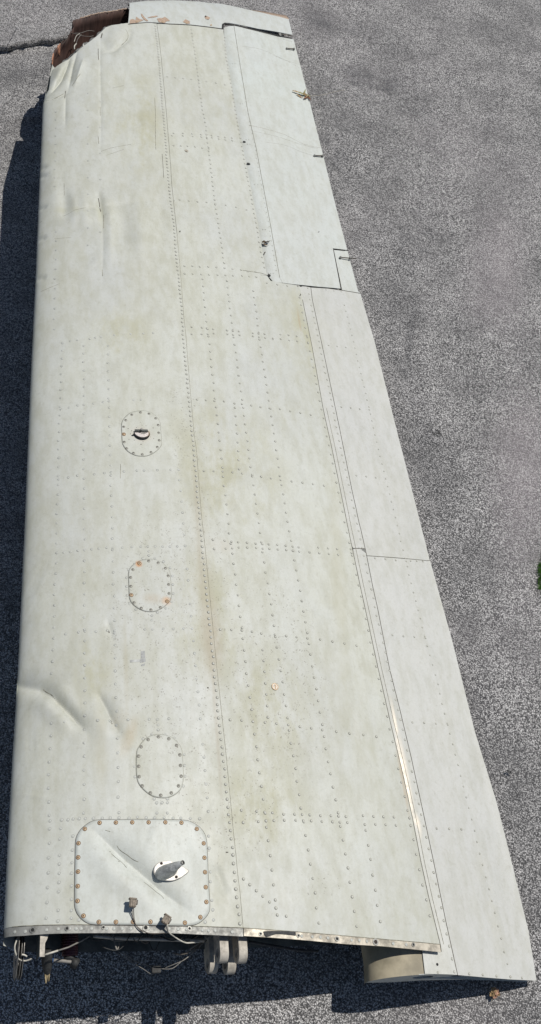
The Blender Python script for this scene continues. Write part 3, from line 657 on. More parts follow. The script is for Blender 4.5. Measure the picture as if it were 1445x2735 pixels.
row([(800, 795), (815, 876), (823, 914), (834, 965), (854, 1069), (876, 1178), (882, 1205), (917, 1377), (941, 1484), (975, 1643), (996, 1742), (1027, 1882), (1059, 2030), (1076, 2107), (1097, 2206), (1121, 2325), (1148, 2447)], .048)
row([(822, 770), (832, 820), (847, 887), (857, 940), (870, 1001), (884, 1064), (896, 1130), (905, 1175), (926, 1268), (939, 1333), (954, 1401), (964, 1447), (973, 1490), (984, 1540), (1000, 1616), (1018, 1695), (1037, 1780), (1056, 1868), (1078, 1959), (1091, 2022), (1106, 2087), (1120, 2153), (1140, 2242), (1159, 2335), (1173, 2398), (1186, 2463), (1200, 2529), (1213.6, 2596)], .0375, hflap, flap)
row([(920, 815), (948, 930), (972, 1031), (997, 1139), (1007, 1185), (1030, 1278), (1054, 1374), (1078, 1474), (1098, 1556), (1121, 1645), (1144, 1737), (1163, 1801), (1187, 1902), (1222, 2039), (1249, 2145), (1267, 2218), (1289, 2311), (1314, 2408), (1346, 2541), (1364, 2610)], .039, hflap, flap, r=.75)
add(q(T9, [(1083, 278), (1135, 284), (1188, 290), (1160, 652), (1217, 657), (1272, 663), (1330, 668)]) + q(T6, [(130, 300), (195, 307), (258, 314), (254, 852), (323, 858), (392, 865), (462, 872), (491, 870), (532, 871), (573, 873), (370, 1364), (443, 1372), (516, 1376), (590, 1384)]) + q(TR, [(636, 484), (702, 487), (768, 491), (835, 497), (773, 1082), (843, 1084), (912, 1087)]) + q(TB, [(672, 743), (881, 752), (972, 759), (1064, 767), (1157, 772), (1234, 779)]), hflap, flap, r=.9)
row([(630, 100), (644, 189), (656, 266), (662, 297), (673, 354), (682, 395), (684, 415), (692, 462), (705, 532), (717, 594), (727, 657), (738, 723)], .034, hail, ail, r=.6)
row([(700, 100), (720, 190), (755, 330), (795, 480), (830, 620), (858, 740)], .045, hail, ail, r=.55)
add(q(T2_, [(858, 240), (925, 250), (987, 262), (790, 225), (840, 495), (911, 508), (979, 520), (1050, 533), (680, 212), (700, 212), (730, 484), (745, 484), (765, 748), (778, 750), (793, 748), (1160, 855), (1205, 860), (1113, 848)]) + q(T1, [(595, 515), (608, 515), (726, 510), (630, 733), (645, 733), (672, 733), (637, 760), (652, 760), (547, 272), (562, 272)]), hail, ail, r=.6)
# flush rivets of the leading-edge skin
row([(166.5, 917), (164, 990), (162, 1067), (158, 1144), (156.6, 1280), (153, 1365), (152, 1479), (146, 1572), (143.6, 1698), (139, 1798)], .041, owner=skin, kind=flush)
row([(137, 1933), (131, 2079), (132, 2235), (128, 2356), (123.5, 2452)], .041, owner=skin, kind=flush)
row([(223.5, 924), (224, 1053), (223.5, 1154), (225, 1405), (226, 1468), (225, 1502), (226, 1723), (227, 1891), (225, 1964), (224, 2173)], .043, owner=skin, kind=flush)
row([(288, 924), (292, 1100), (296, 1290), (300, 1402), (302, 1496), (306, 1684), (309, 1851), (313, 1924), (316, 2093), (317, 2170)], .046, owner=skin, kind=flush)
for tl, P in ((T7, [(290, 100), (348, 87), (400, 78), (490, 70), (530, 61), (571, 55), (668, 43), (787, 34), (880, 30), (950, 27), (280, 580), (338, 568), (402, 553), (447, 546), (515, 540), (585, 530), (628, 523), (808, 515), (860, 512), (263, 1090), (333, 1078), (400, 1063), (521, 1054), (595, 1045), (643, 1040), (738, 1034), (832, 1028), (883, 1028), (981, 1024), (1077, 1022), (1135, 1021), (300, 1622), (349, 1615), (403, 1608), (452, 1602), (503, 1599), (556, 1594), (611, 1587), (657, 1590), (726, 1587), (795, 1582), (859, 1581), (911, 1580), (964, 1580), (1019, 1580), (1072, 1580), (1125, 1579), (1182, 1575), (1140, 1097), (1150, 1176), (1157, 1253), (1163, 1333), (1169, 1411), (1176, 1493)]),
              (T8, [(198, 637), (287, 625), (333, 619), (408, 620), (490, 612), (541, 613), (750, 605), (803, 604), (878, 603), (949, 603), (1021, 601), (1080, 600), (188, 1256), (285, 1248), (419, 1245), (508, 1240), (633, 1237), (781, 1234), (838, 1235), (918, 1230), (1046, 183), (1053, 263), (1066, 428), (1074, 513), (1090, 686), (1097, 773), (1105, 860), (1113, 951), (1121, 1042), (1130, 1134), (1138, 1230), (778, 60), (778, 90), (735, 110), (820, 108), (880, 133), (926, 176), (942, 232), (945, 293), (947, 355), (936, 412), (897, 458), (838, 487), (687, 466), (643, 423), (627, 368), (624, 306), (623, 245), (637, 189), (680, 145), (799, 510), (799, 541), (843, 1273), (843, 1308), (800, 1338), (890, 1340), (956, 1365), (737, 1372)]),
              (TLt, [(921, 490), (926, 549), (931, 610), (936, 671), (941, 733), (946, 796), (836, 537), (838, 587), (840, 635), (832, 680), (760, 738), (735, 756), (711, 756), (760, 756), (700, 738), (613, 638), (611, 591), (712, 803), (760, 803)]),
              (P5, [(260, 83), (320, 78), (353, 77), (380, 73), (411, 71), (443, 71), (485, 70), (531, 69), (572, 68), (617, 67), (669, 69), (713, 64), (758, 67), (802, 68), (851, 67), (898, 69), (938, 69), (987, 71), (1036, 72), (1083, 162), (1086, 225), (1092, 348), (1093, 398), (1099, 495), (1104, 545), (1108, 597), (1065, 608), (378, 162), (376, 235), (373, 300), (371, 355), (371, 420), (371, 490), (370, 548), (370, 588), (409, 597), (315, 122), (310, 177), (309, 262), (308, 307), (307, 355), (306, 402), (304, 450), (302, 547), (300, 603)])):
    add(q(tl, P), owner=skin, kind=flush)
for y0, y1 in ((90, 500), (620, 880)):
    row([(150, max(y0, 300)), (146, y1)], .06, owner=skin, kind=flush)
add([(235, 250 + 45 * k) for k in range(10)] + [(268, 200 + 70 * k) for k in range(7)], owner=skin, kind=flush)
# flange rivets
add([(40, 2489), (68, 2488), (125, 2483.5), (156, 2481), (187, 2480), (204, 2480), (217, 2480), (245, 2480), (285, 2480), (305, 2480), (327, 2480), (350, 2480), (397, 2480), (452, 2480.5), (476, 2481.5), (499, 2482), (541, 2484), (557, 2485), (575, 2485.5), (620, 2489)], owner=fl1, kind=flush)
add([(806, 2500), (834, 2502), (856, 2503), (876, 2505), (939, 2511), (960, 2512), (980, 2514), (1050, 2520), (1085, 2523)], owner=fl2, kind=flush)

def dome_verts(r, h, seg, rings):
    V = []; Fc = []
    for i in range(rings):
        a = (i / rings) * math.pi / 2
        for k in range(seg): V.append((r * math.cos(a) * math.cos(2 * math.pi * k / seg), r * math.cos(a) * math.sin(2 * math.pi * k / seg), h * math.sin(a)))
    V.append((0, 0, h)); t = len(V) - 1
    for i in range(rings - 1):
        for k in range(seg): Fc.append((i * seg + k, i * seg + (k + 1) % seg, (i + 1) * seg + (k + 1) % seg, (i + 1) * seg + k))
    for k in range(seg): Fc.append(((rings - 1) * seg + k, (rings - 1) * seg + (k + 1) % seg, t))
    # lower skirt
    b = len(V); 
    for k in range(seg): V.append((r * math.cos(2 * math.pi * k / seg), r * math.sin(2 * math.pi * k / seg), -.002))
    for k in range(seg): Fc.append((b + k, b + (k + 1) % seg, (k + 1) % seg, k))
    return np.array(V), Fc
def quat_from(n): return Vector(n).to_track_quat('Z', 'Y')
def gather(D):
    out = []
    for (own, hf), pts in D.items():
        P = [p for p in pts if p[0] != 'uw']; U = [p for p in pts if p[0] == 'uw']
        qq = np.zeros((0, 2)); rr = []
        if P: qq = np.vstack([qq, pix([(p[0], p[1]) for p in P], hf)]); rr += [p[2] for p in P]
        if U: qq = np.vstack([qq, [(p[1], p[2]) for p in U]]); rr += [p[3] for p in U]
        X = surf(qq, hf, 0, uw=True); N = normal_at(qq, hf)
        for x, n_, r_ in zip(X, N, rr): out.append((own, x, n_, r_))
    return out
def build_rivets(D, name, r, h, seg, rings, mat, nbig, offs, ring=None):
    L = [(o_, x + n_ * (.0012 if o_ == skin.name else .0), n_, r_) for o_, x, n_, r_ in gather(D)]; L.sort(key=lambda e: -e[3] / np.linalg.norm(CL - e[1]))
    V0, F0 = dome_verts(r, h, seg, rings); F0 = list(F0); nd = len(F0)
    if ring:
        b_ = len(V0); V0 = np.vstack([V0] + [[(q_ * r * math.cos(2 * math.pi * k / seg), q_ * r * math.sin(2 * math.pi * k / seg), .0004) for k in range(seg)] for q_ in (.9, ring)])
        F0 += [(b_ + k, b_ + seg + k, b_ + seg + (k + 1) % seg, b_ + (k + 1) % seg) for k in range(seg)]
    def slots(me, reps=1):
        if ring:
            me.materials.append(RINGM); me.polygons.foreach_set('material_index', ([0] * nd + [1] * (len(F0) - nd)) * reps)
    base = bpy.data.meshes.new(name); base.from_pydata([tuple(v) for v in V0], [], F0); base.polygons.foreach_set('use_smooth', [True] * len(base.polygons)); base.materials.append(mat); slots(base)
    rest = {}
    for i, (own, x, n_, rs) in enumerate(L):
        s = rs * RNG.uniform(.92, 1.08)
        if i < nbig:
            o = bpy.data.objects.new(name, base); link(o, bpy.data.objects[own]); o.location = x + n_ * offs; o.rotation_mode = 'QUATERNION'; o.rotation_quaternion = quat_from(n_); o.scale = (s, s, s)
        else: rest.setdefault(own, []).append((x + n_ * offs, n_, s))
    for own, K in rest.items():
        V = []; Fc = []; b = 0
        for x, n_, s in K:
            R3 = np.array(quat_from(n_).to_matrix()); V.append(V0 * s @ R3.T + x); Fc += [tuple(b + k for k in f) for f in F0]; b += len(V0)
        o = mesh(name + '_rows', np.vstack(V), Fc, mat, bpy.data.objects[own]); o['kind'] = 'stuff'; slots(o.data, len(K))
RINGM = simple('rivet_shade', (.24, .235, .20), .8, 0, .5, 60)  # dark ring round each dome paints in the rivet's shaded crescent
build_rivets(dome, 'rivet', .0040, .0021, 10, 3, RIV, 210, .0003, 1.18)
FL = paint("flush_rivet_paint", (.54, .56, .53), (.50, .52, .50), dirt_amt=.4, pits=False, stains=False)
RINGM = simple('flush_rivet_grime', (.43, .44, .41), .8, 0, .4, 60)
build_rivets(flush, 'flush_rivet', .0042, .0006, 10, 2, FL, 90, .0003, 1.15)
# grime rings under the flush rivets
# ------------------------------------------------------------------ access covers and screws
def cover(outline, screws, special, mat, label, owner=wing, gap=.0020, sr=.0058, rusty=False, nm='access_cover'):
    P = smooth_line(outline, 6, True); qv = pix(P); c = qv.mean(0)
    rings = 22; rr = np.linspace(0.0, 1, rings); V = [(*c, 0)]; Fc = []; m_ = len(qv)
    pts = [c[None]] + [c + (qv - c) * t_ for t_ in rr[1:]]
    U = np.vstack(pts); h = full(hu)(U[:, 0], U[:, 1]) + .0026
    X = np.c_[U, h]; low = X[-m_:].copy(); low[:, 2] -= .0025; X = np.vstack([X, low])
    ar = sum(qv[k][0] * qv[(k + 1) % m_][1] - qv[(k + 1) % m_][0] * qv[k][1] for k in range(m_))
    for k in range(m_): Fc.append((0, 1 + k, 1 + (k + 1) % m_))
    for i in range(rings - 1):
        for k in range(m_):
            a = 1 + i * m_ + k; b = 1 + i * m_ + (k + 1) % m_
            Fc.append((a, a + m_, b + m_, b))
    if ar < 0: Fc = [f[::-1] for f in Fc]
    o = mesh(nm, X, Fc, mat, owner, True, label)
    ribbon('cover_gap', np.vstack([P, P[:1]])[:-1], gap, SEAL if rusty else (SEALL if 'plain' in label else COVG), o, hu, .0020, closed=True, fine=.006)
    S = surf(screws, hu, .0026); N = normal_at(pix(screws))
    for i, (x, n_) in enumerate(zip(S, N)):
        rs = i in special or rusty
        sc = mesh_screw(o, x, n_, sr * (.95 if rs else .72), RUST if rs else STEEL, 'rusty screw head' if (rs and not rusty) else None)
    return o
SV, SF = dome_verts(1, .22, 14, 3)
def ringmesh(r0, r1, z, seg=14):
    V = [(r * math.cos(2 * math.pi * k / seg), r * math.sin(2 * math.pi * k / seg), z) for r in (r0, r1) for k in range(seg)]
    return V, [(k, seg + k, seg + (k + 1) % seg, (k + 1) % seg) for k in range(seg)]
_scm = {}
def mesh_screw(parent, x, n_, r, mat, label=None):
    key = mat.name
    if key not in _scm:
        V = [tuple(v) for v in SV]; Fc = list(SF); mi = [0] * len(Fc)
        rv, rf = ringmesh(1.02, 1.32, .05); b = len(V); V += rv; Fc += [tuple(b + k for k in f) for f in rf]; mi += [1] * len(rf)
        for a in (0, math.pi / 2):      # cross recess
            ca, sa = math.cos(a), math.sin(a); b = len(V)
            for dx, dy in ((-.5, -.13), (.5, -.13), (.5, .13), (-.5, .13)): V.append((dx * ca - dy * sa, dx * sa + dy * ca, .235 + a * .003))
            Fc.append((b, b + 1, b + 2, b + 3)); mi.append(2)
        b = len(V); V += [(.26 * math.cos(k * math.pi / 4), .26 * math.sin(k * math.pi / 4), .245) for k in range(8)]; Fc.append(tuple(b + k for k in range(8))); mi.append(2)
        me = bpy.data.meshes.new('screw'); me.from_pydata(V, [], Fc)
        for m_ in (mat, SEALL if mat is STEEL else RINGR, RUSTD): me.materials.append(m_)
        me.polygons.foreach_set('material_index', mi); _scm[key] = me
    o = bpy.data.objects.new('screw', _scm[key]); link(o, parent); o.location = x + n_ * .0003; o.rotation_mode = 'QUATERNION'
    o.rotation_quaternion = quat_from(n_) @ Matrix.Rotation(RNG.uniform(0, 1.5), 3, 'Z').to_quaternion(); o.scale = (r, r, r)
    if label: o['label'] = label
    return o
RINGR = simple("screw_rust_ring", (.15, .085, .045), .7, 0, .3, 300)
O1 = (280, 1060, 6.805); O2 = (300, 1460, 6.805)
hatch = cover(q(P4, [(128, 250), (138, 200), (165, 152), (205, 112), (260, 77), (330, 63), (500, 61), (680, 60), (850, 62), (1020, 66), (1085, 82), (1150, 124), (1193, 180), (1210, 240), (1217, 370), (1222, 500), (1229, 640), (1236, 770), (1228, 825), (1195, 875), (1130, 922), (1040, 936), (850, 934), (660, 930), (470, 928), (280, 926), (210, 905), (155, 855), (127, 800), (120, 740), (121, 600), (122, 500), (125, 370)]),
      q(P4, [(327, 87), (461, 85), (596, 84), (731, 84), (868, 85), (1002, 87), (205, 138), (1129, 138), (1186, 257), (1192, 376), (1197, 495), (1203, 619), (1208, 741), (1159, 866), (152, 257), (149, 374), (148, 491), (146, 611), (144, 733), (193, 856), (320, 907), (461, 907), (602, 906), (745, 907), (888, 907), (1031, 913)]),
      (), P_HATCH, 'large square access cover with rusty screws near the root', gap=.0028, sr=.0052, rusty=True)
cov1 = cover(q(O1, [(300, 520), (315, 450), (380, 360), (480, 290), (640, 258), (760, 265), (880, 315), (970, 410), (1005, 500), (1015, 640), (1028, 840), (1015, 900), (950, 975), (860, 1040), (760, 1078), (660, 1085), (540, 1065), (420, 1000), (345, 910), (315, 830), (303, 660)]),
      q(O1, [(645, 290), (800, 315), (922, 398), (967, 520), (977, 660), (985, 798), (950, 920), (837, 1015), (678, 1055), (518, 1030), (392, 945), (350, 828), (342, 690), (340, 552), (378, 432), (488, 332)]), (12,), P_SKIN, 'oval access cover with a broken round fitting')
cov2 = cover(q(O2, [(290, 520), (300, 440), (350, 360), (450, 285), (560, 245), (680, 232), (800, 247), (900, 300), (990, 380), (1040, 470), (1052, 560), (1065, 720), (1073, 880), (1050, 980), (970, 1070), (880, 1135), (780, 1178), (680, 1188), (560, 1170), (440, 1110), (350, 1030), (308, 930), (300, 800), (295, 660)]),
      q(O2, [(488, 313), (657, 268), (830, 300), (962, 400), (1012, 538), (1020, 695), (1028, 860), (992, 1003), (870, 1112), (698, 1155), (523, 1125), (390, 1025), (342, 887), (333, 727), (328, 567), (370, 425)]), (0, 7, 12), P_SKIN, 'oval access cover with orange rust stains at two screws')
cov3 = cover(q(TLt, [(620, 530), (628, 505), (655, 470), (690, 450), (730, 446), (775, 457), (808, 485), (825, 515), (829, 560), (832, 620), (832, 650), (822, 690), (800, 715), (765, 732), (730, 734), (690, 725), (655, 700), (630, 670), (621, 640), (618, 590)]),
      q(TLt, [(719, 457), (766, 466), (801, 496), (816, 539), (819, 587), (822, 636), (810, 680), (777, 712), (729, 723), (682, 712), (645, 680), (631, 638), (629, 591), (628, 545), (640, 503), (672, 470)]), (), P_SKIN, 'plain oval access cover nearest the large cover')
# broken fitting on the outboard oval cover
fit = bpy.data.objects.new('broken_fitting', None); link(fit, cov1)
fc = surf([q(O1, [(662, 672)])[0]], hu, .0026)[0]; fn = normal_at(pix(q(O1, [(662, 672)])))[0]
fx = unit(np.array([1, .12, 0]) - fn * (np.array([1, .12, 0]) @ fn)); fy = np.cross(fn, fx)
rim_r, ry = .0290, .0275
a_ = np.linspace(math.pi * 1.0, math.pi * 2.06, 22)
tube('rim', [fc + fx * rim_r * math.cos(t_) + fy * ry * math.sin(t_) + fn * .004 for t_ in a_], [.0012, .0040, .0042, .0036, .0018], DARK, fit, 8, smoothn=1)
tube('rim', [fc + fx * (rim_r - .001) * math.cos(t_) + fy * (ry - .001) * math.sin(t_) + fn * .006 for t_ in np.linspace(math.pi * 1.62, math.pi * 2.08, 10)], .0016, RUST, fit, 6, label='rusty side of the rim', smoothn=1)
half = [(rim_r * .93 * math.cos(t_), ry * .93 * math.sin(t_)) for t_ in a_] 
plate('half_disc', half, [], .002, fc + fn * .004, (fx, fy, fn), simple("pale_worn_metal", (.72, .66, .62), .35, .2, .2, 200), fit)
plate('recess', [(-.004, -.002), (.010, .0), (.013, .003), (.004, .004), (-.006, .001)], [], .001, fc + fn * .006 - fy * .006 + fx * .003, (fx, fy, fn), STEEL, fit)
box('latch_bar', fc + fn * .008 + fy * .006 - fx * .001, (.050, .011, .006), (fx, fy, fn), simple("dark_bar", (.07, .075, .07), .6, .2, .4, 150), fit, .001)
tube('pin', [fc + fn * .008 + fy * .011, fc + fn * .014 + fy * .011], .0042, BASEM, fit, 10, smoothn=1)
tube('pin', [fc + fn * .008 - fx * .005 + fy * .002, fc + fn * .013 - fx * .005 + fy * .002], .0038, DARK, fit, 10, smoothn=1)
tube('lever', [fc - fx * .040 - fy * .012 + fn * .001, fc - fx * .034 - fy * .011 + fn * .004, fc - fx * .027 - fy * .009 + fn * .006], [.0008, .0022, .003], DARK, fit, 6)
for x, y in ((640, 470), (675, 525), (420, 585), (875, 570), (885, 765), (655, 872), (435, 780), (485, 625), (690, 822), (530, 795), (825, 735), (745, 535), (575, 565), (460, 685)):
    xx = surf(q(O1, [(x, y)]), hu, .0029)[0]; s = RNG.uniform(.0012, .0026)
    mesh('paint_chip', [xx + [s * math.cos(k) * RNG.uniform(.5, 1.3), s * math.sin(k) * RNG.uniform(.4, 1), 0] for k in np.linspace(0, 5.4, 6)], [tuple(range(6))], RUSTD, cov1, False)
# scratches on the large cover
for P in ([(475, 268), (495, 298), (530, 325), (560, 345), (610, 385), (650, 405)], [(427, 338), (470, 375), (520, 410), (555, 455)], [(697, 570), (745, 605), (800, 650), (845, 680), (863, 708)], [(375, 147), (415, 158)], [(410, 322), (425, 322)], [(480, 400), (498, 405)]):
    ribbon('scratch', smooth_line(q(P4, P), 4), .0010, SEALL, hatch, hu, .0034, fine=.004)
# fuel drain style plugs on the aft skin
for (x, y), r_, mt in (((734, 1834.6), .0125, RUST), ((498, 403.5), .0085, SEALL)):
    X = surf([(x, y)], hu, .001)[0]; N = normal_at(pix([(x, y)]))[0]
    ax_ = unit(np.array([1, 0, 0]) - N * N[0]); ay = np.cross(N, ax_)
    pl = bpy.data.objects.new('drain_plug', None); link(pl, wing)
    plate('plug_ring', circ(0, 0, r_, 22), [circ(0, 0, r_ * .80, 18)], .001, X + N * .001, (ax_, ay, N), mt, pl)
    plate('plug_face', circ(0, 0, r_ * .80, 20), [], .0012, X + N * .0006, (ax_, ay, N), simple("plug_face_%d" % x, (.52, .47, .40), .5, .1, .3, 200), pl)
    plate('slot', [(-.002, -r_ * .55), (.001, -r_ * .6), (.003, r_ * .5), (-.001, r_ * .55)], [], .0012, X + N * .0016 + ax_ * r_ * .1, (ax_, ay, N), mt, pl)
# small torn marks in the skin
for (x, y), k in (((479, 618), .006), ((851, 619), .006), ((708, 2255), .0), ((553, 1838), .004), ((800, 788), .006), ((606, 2278), .005), ((534, 2256), .0), ((640, 2155), .0)):
    hf_ = hail if 800 < x < 900 and y < 700 else hu
    if k:
        for j in range(3):
            xx = surf([(x + RNG.uniform(-3, 3), y + RNG.uniform(-2.5, 2.5))], hf_, .0016)[0]
            mesh('skin_nick', [xx + [k * .55 * math.cos(a) * RNG.uniform(.4, 1.2), k * .55 * math.sin(a) * RNG.uniform(.3, 1), 0] for a in np.linspace(0, 5.4, 6)], [tuple(range(6))], SEAL, wing, False)
# buckle cracks
for P, w_ in (([(119, 1834), (127, 1842), (138, 1850), (147, 1862), (151, 1870)], .0024), ([(296, 1920), (299, 1924), (301, 1932)], .004), ([(263, 527), (266, 540), (270, 562)], .0035), ([(277, 573), (277, 610)], .002), ([(273, 720), (274, 738)], .002), ([(262, 130), (263, 160)], .003), ([(268, 285), (268, 308)], .002), ([(262, 365), (264, 385)], .0025), ([(175, 243), (173, 262)], .0028), ([(214, 201), (203, 216), (192, 230)], .0022), ([(335, 80), (342, 92), (340, 104), (325, 118)], .0022), ([(171, 490), (172, 520)], .0016), ([(290, 1683), (292, 1690)], .004), ([(120, 271), (150, 260), (170, 250)], .0022), ([(273, 90), (270, 100)], .005), ([(300, 236), (330, 229)], .0014), ([(170, 575), (200, 562), (230, 556)], .0015), ([(145, 638), (190, 635)], .0012), ([(108, 780), (140, 766), (160, 758)], .0014), ([(104, 596), (112, 592)], .004), ([(285, 415), (330, 400)], .0012), ([(270, 405), (300, 395), (350, 386)], .0012), ([(322, 1240), (321, 1278)], .0016)):
    ribbon('crack', smooth_line(P, 3), w_, SEAL if w_ > .0025 else SEALL, wing, hu, .0014, fine=.005)
# scratches over the aileron
for P in ([(666, 335), (700, 342), (760, 360), (810, 385), (856, 396)], [(675, 350), (740, 365), (800, 385), (850, 398)], [(710, 380), (760, 388), (800, 404), (838, 417)], [(648, 124), (700, 133), (760, 160), (800, 172)], [(730, 148), (770, 165), (800, 182)], [(650, 75), (700, 88), (780, 112)]):
    ribbon('scratch', smooth_line(P, 4), .0024 if P[0][0] == 666 else .0013, simple("scratch_grime", (.42, .41, .36), .7), ail, hail, .0012)
# tape residue
def quad(P, mat, name, parent, off=.0018):
    X = surf(P, hu, off); return mesh(name, X, [tuple(range(len(X)))], mat, parent, False)
quad([(376, 1740), (386, 1739), (387.5, 1757), (376, 1758)], TAPE, 'tape_residue', wing); quad([(375, 1759), (388, 1758), (389, 1768), (374, 1771)], TAPE, 'tape_residue', wing); quad([(347, 1763), (374, 1761), (374, 1768), (347, 1770)], simple("faint_tape", (.46, .47, .45), .7), 'tape_residue', wing); quad([(376, 1776), (388, 1772), (386, 1778), (378, 1780)], TAPE, 'tape_residue', wing)
# small dark dots (open holes) on the flange and skin
for x, y, r in ((87, 2484, .0065), (179, 2480, .005), (276, 2477, .0045), (389, 2478, .007), (506, 2480, .005), (696, 2494, .0045), (797, 2499, .0045), (900, 2507.5, .006), (1003, 2516, .008), (1104, 2523, .005)):
    X = surf([(x, y)], hu, .0008)[0]; N = normal_at(pix([(x, y)]))[0]; ax_ = unit(np.array([1, 0, 0]) - N * N[0]); ay = np.cross(N, ax_)
    plate('flange_hole', circ(0, 0, r * .75, 14), [], .0008, X, (ax_, ay, N), DARK if x != 1003 else RUSTD, fl1 if x < 650 else fl2)
    plate('hole_rim', circ(0, 0, r * 1.25, 16), [circ(0, 0, r * .75, 14)], .0014, X, (ax_, ay, N), STEEL, fl1 if x < 650 else fl2)
X = surf([(1167.5, 2576)], hflap, .001)[0]; plate('drilled_hole', circ(0, 0, .0042, 14), [], .001, X, (I3[0], I3[1], I3[2]), DARK, flap)
# black torn tape on the trailing flange
tp = surf([(703, 2488), (725, 2486.5), (755, 2487), (789, 2488.5), (790, 2499), (770, 2496), (740, 2494.5), (722, 2496), (711, 2503), (706, 2497)], hu, .0022)
mesh('black_tape_strip', list(tp) + [tp.mean(0)], [(i, (i + 1) % 10, 10)[::-1] for i in range(10)], BLACKTAPE, fl2, False)
# cove holes in the aileron nose
for x, y, rx_, ry_ in ((652.5, 379.5, .0075, .006), (663.5, 438.5, .0095, .007), (718, 737, .0075, .007)):
    X = surf([(x, y)], hail, .002)[0]; X[2] = float(hu(X[0], X[1])) - .006
    plate('hinge_slot', circ(0, 0, rx_, 16, ry_), [], .001, X, (I3[0], I3[1], I3[2]), DARK, ail)

# ------------------------------------------------------------------ pitot mast
mast = bpy.data.objects.new('vent_mast', None); link(mast, hatch); mast['label'] = 'grey curved mast on a teardrop base'
mq = q(P4, [(770, 490), (778, 450), (805, 422), (850, 408), (900, 406), (960, 425), (1010, 455), (1060, 490), (1030, 520), (980, 552), (920, 570), (860, 566), (810, 545), (780, 520)])
mo = pix(mq); mc_ = mo.mean(0); sm = smooth_line(mo, 4, True); V = []; f_ = full(hu); k_ = len(sm)
for off_, sc_ in ((.0026, 1), (.0062, 1), (.0075, .95)):
    p_ = mc_ + (sm - mc_) * sc_; V.append(np.c_[p_, f_(mc_[0], mc_[1]) + 0 * p_[:, 0] + (p_ - mc_) @ np.array([(f_(mc_[0] + .03, mc_[1]) - f_(mc_[0] - .03, mc_[1])) / .06, 0]) + off_])
V = np.vstack(V + [[[mc_[0], mc_[1], f_(mc_[0], mc_[1]) + .0075]]]); Fc = []
for r_ in range(2):
    for k in range(k_): Fc.append((r_ * k_ + k, r_ * k_ + (k + 1) % k_, (r_ + 1) * k_ + (k + 1) % k_, (r_ + 1) * k_ + k)[::-1])
for k in range(k_): Fc.append((2 * k_ + k, 2 * k_ + (k + 1) % k_, 3 * k_)[::-1])
mesh('base_plate', V, Fc, BASEM, mast, False)
# the blade: elliptical sections swept from the base to the tip
b0 = pix(q(P4, [(855, 505)]))[0]; hb = float(f_(b0[0], b0[1])) + .006
tip_h = hb + .068; t0 = on_plane(q(P4, [(1010, 416)]), tip_h)[0]
secs = []
for k in range(13):
    s = k / 12; c_ = np.array([b0[0] + (t0[0] - b0[0]) * (s**1.15), b0[1] + (t0[1] - b0[1]) * s, hb + (tip_h - hb) * (s**.85)])
    la = .027 * (1 - s)**1.3 + .0066; lb = .0150 * (1 - s)**.8 + .0056
    d_ = unit(np.array([t0[0] - b0[0], t0[1] - b0[1], 0])); e_ = np.array([-d_[1], d_[0], 0])
    dd = unit(d_ * (1 - s) + (-np.array([0, 0, 1.0]) * .75 + d_ * .5) * s); secs.append([c_ + dd * la * math.cos(a) * (1.25 if math.cos(a) > 0 else .8) + e_ * lb * math.sin(a) for a in np.linspace(0, 2 * math.pi, 20, endpoint=False)])
V = np.vstack(secs); Fc = [(i * 20 + k, i * 20 + (k + 1) % 20, (i + 1) * 20 + (k + 1) % 20, (i + 1) * 20 + k) for i in range(12) for k in range(20)]
mesh('mast_blade', V, Fc + [tuple(240 + k for k in range(20))], MAST, mast)
cE = np.mean(secs[-1], 0); dE = unit(cE - np.mean(secs[-2], 0))
tube('mast_tube', [cE - dE * .006, cE + dE * .004], .0066, STEEL, mast, 14, smoothn=1); tube('tube_bore', [cE + dE * .0035, cE + dE * .0047], .0036, DARK, mast, 12, smoothn=1)
for p_ in q(P4, [(833, 427), (832, 539), (955, 540)]):
    X = surf([p_], hu, .0082)[0]; X[2] = f_(mc_[0], mc_[1]) + (X[0] - mc_[0]) * (f_(mc_[0] + .03, mc_[1]) - f_(mc_[0] - .03, mc_[1])) / .06 + .0085
    tube('mounting_screw', [X - [0, 0, .002], X], .0042, RUSTD, mast, 10, smoothn=1)

# ------------------------------------------------------------------ connectors and loose wires at the root
def plug(c, ang, parent, label):
    g = bpy.data.objects.new('wire_connector', None); link(g, parent); g['label'] = label
    ca, sa = math.cos(ang), math.sin(ang); ax_ = (np.array([ca, sa, 0]), np.array([-sa, ca, .0]), I3[2])
    box('housing', c, (.019, .021, .012), ax_, PLUG, g, .0015)
    for k in (-1, 0, 1): box('rib', c + ax_[0] * .006 * k + I3[2] * .0066, (.0022, .018, .0014), ax_, PLUG, g)
    box('latch', c + ax_[0] * .0118 + ax_[1] * .004, (.004, .013, .007), ax_, WIREB, g, .0008)
    box('collar', c + ax_[1] * .0120 - ax_[0] * .001, (.022, .004, .014), ax_, PLUG, g, .0008)
c1 = surf([(348, 2420)], hu, .026)[0]; c2 = surf([(436, 2464)], hu, .026)[0]
plug(c1, -.12, wing, 'brown square connector lying on the large cover'); plug(c2, -.6, wing, 'brown connector at the flange edge')
def lift(P, H_): 
    X = surf(P, hu); X[:, 2] += H_; return X
tube('loose_wire', lift([(348, 2432), (351, 2446), (356, 2461), (366, 2477), (382, 2489), (405, 2495), (440, 2493)], [.02, .010, .006, .005, .006, .006, .004]), .0013, WIREB, wing, 6)
tube('loose_wire', lift([(352, 2432), (355, 2447), (358, 2463), (363, 2474), (372, 2484), (380, 2491)], [.02, .010, .006, .005, .006, .004]), .0013, WIREB, wing, 6)
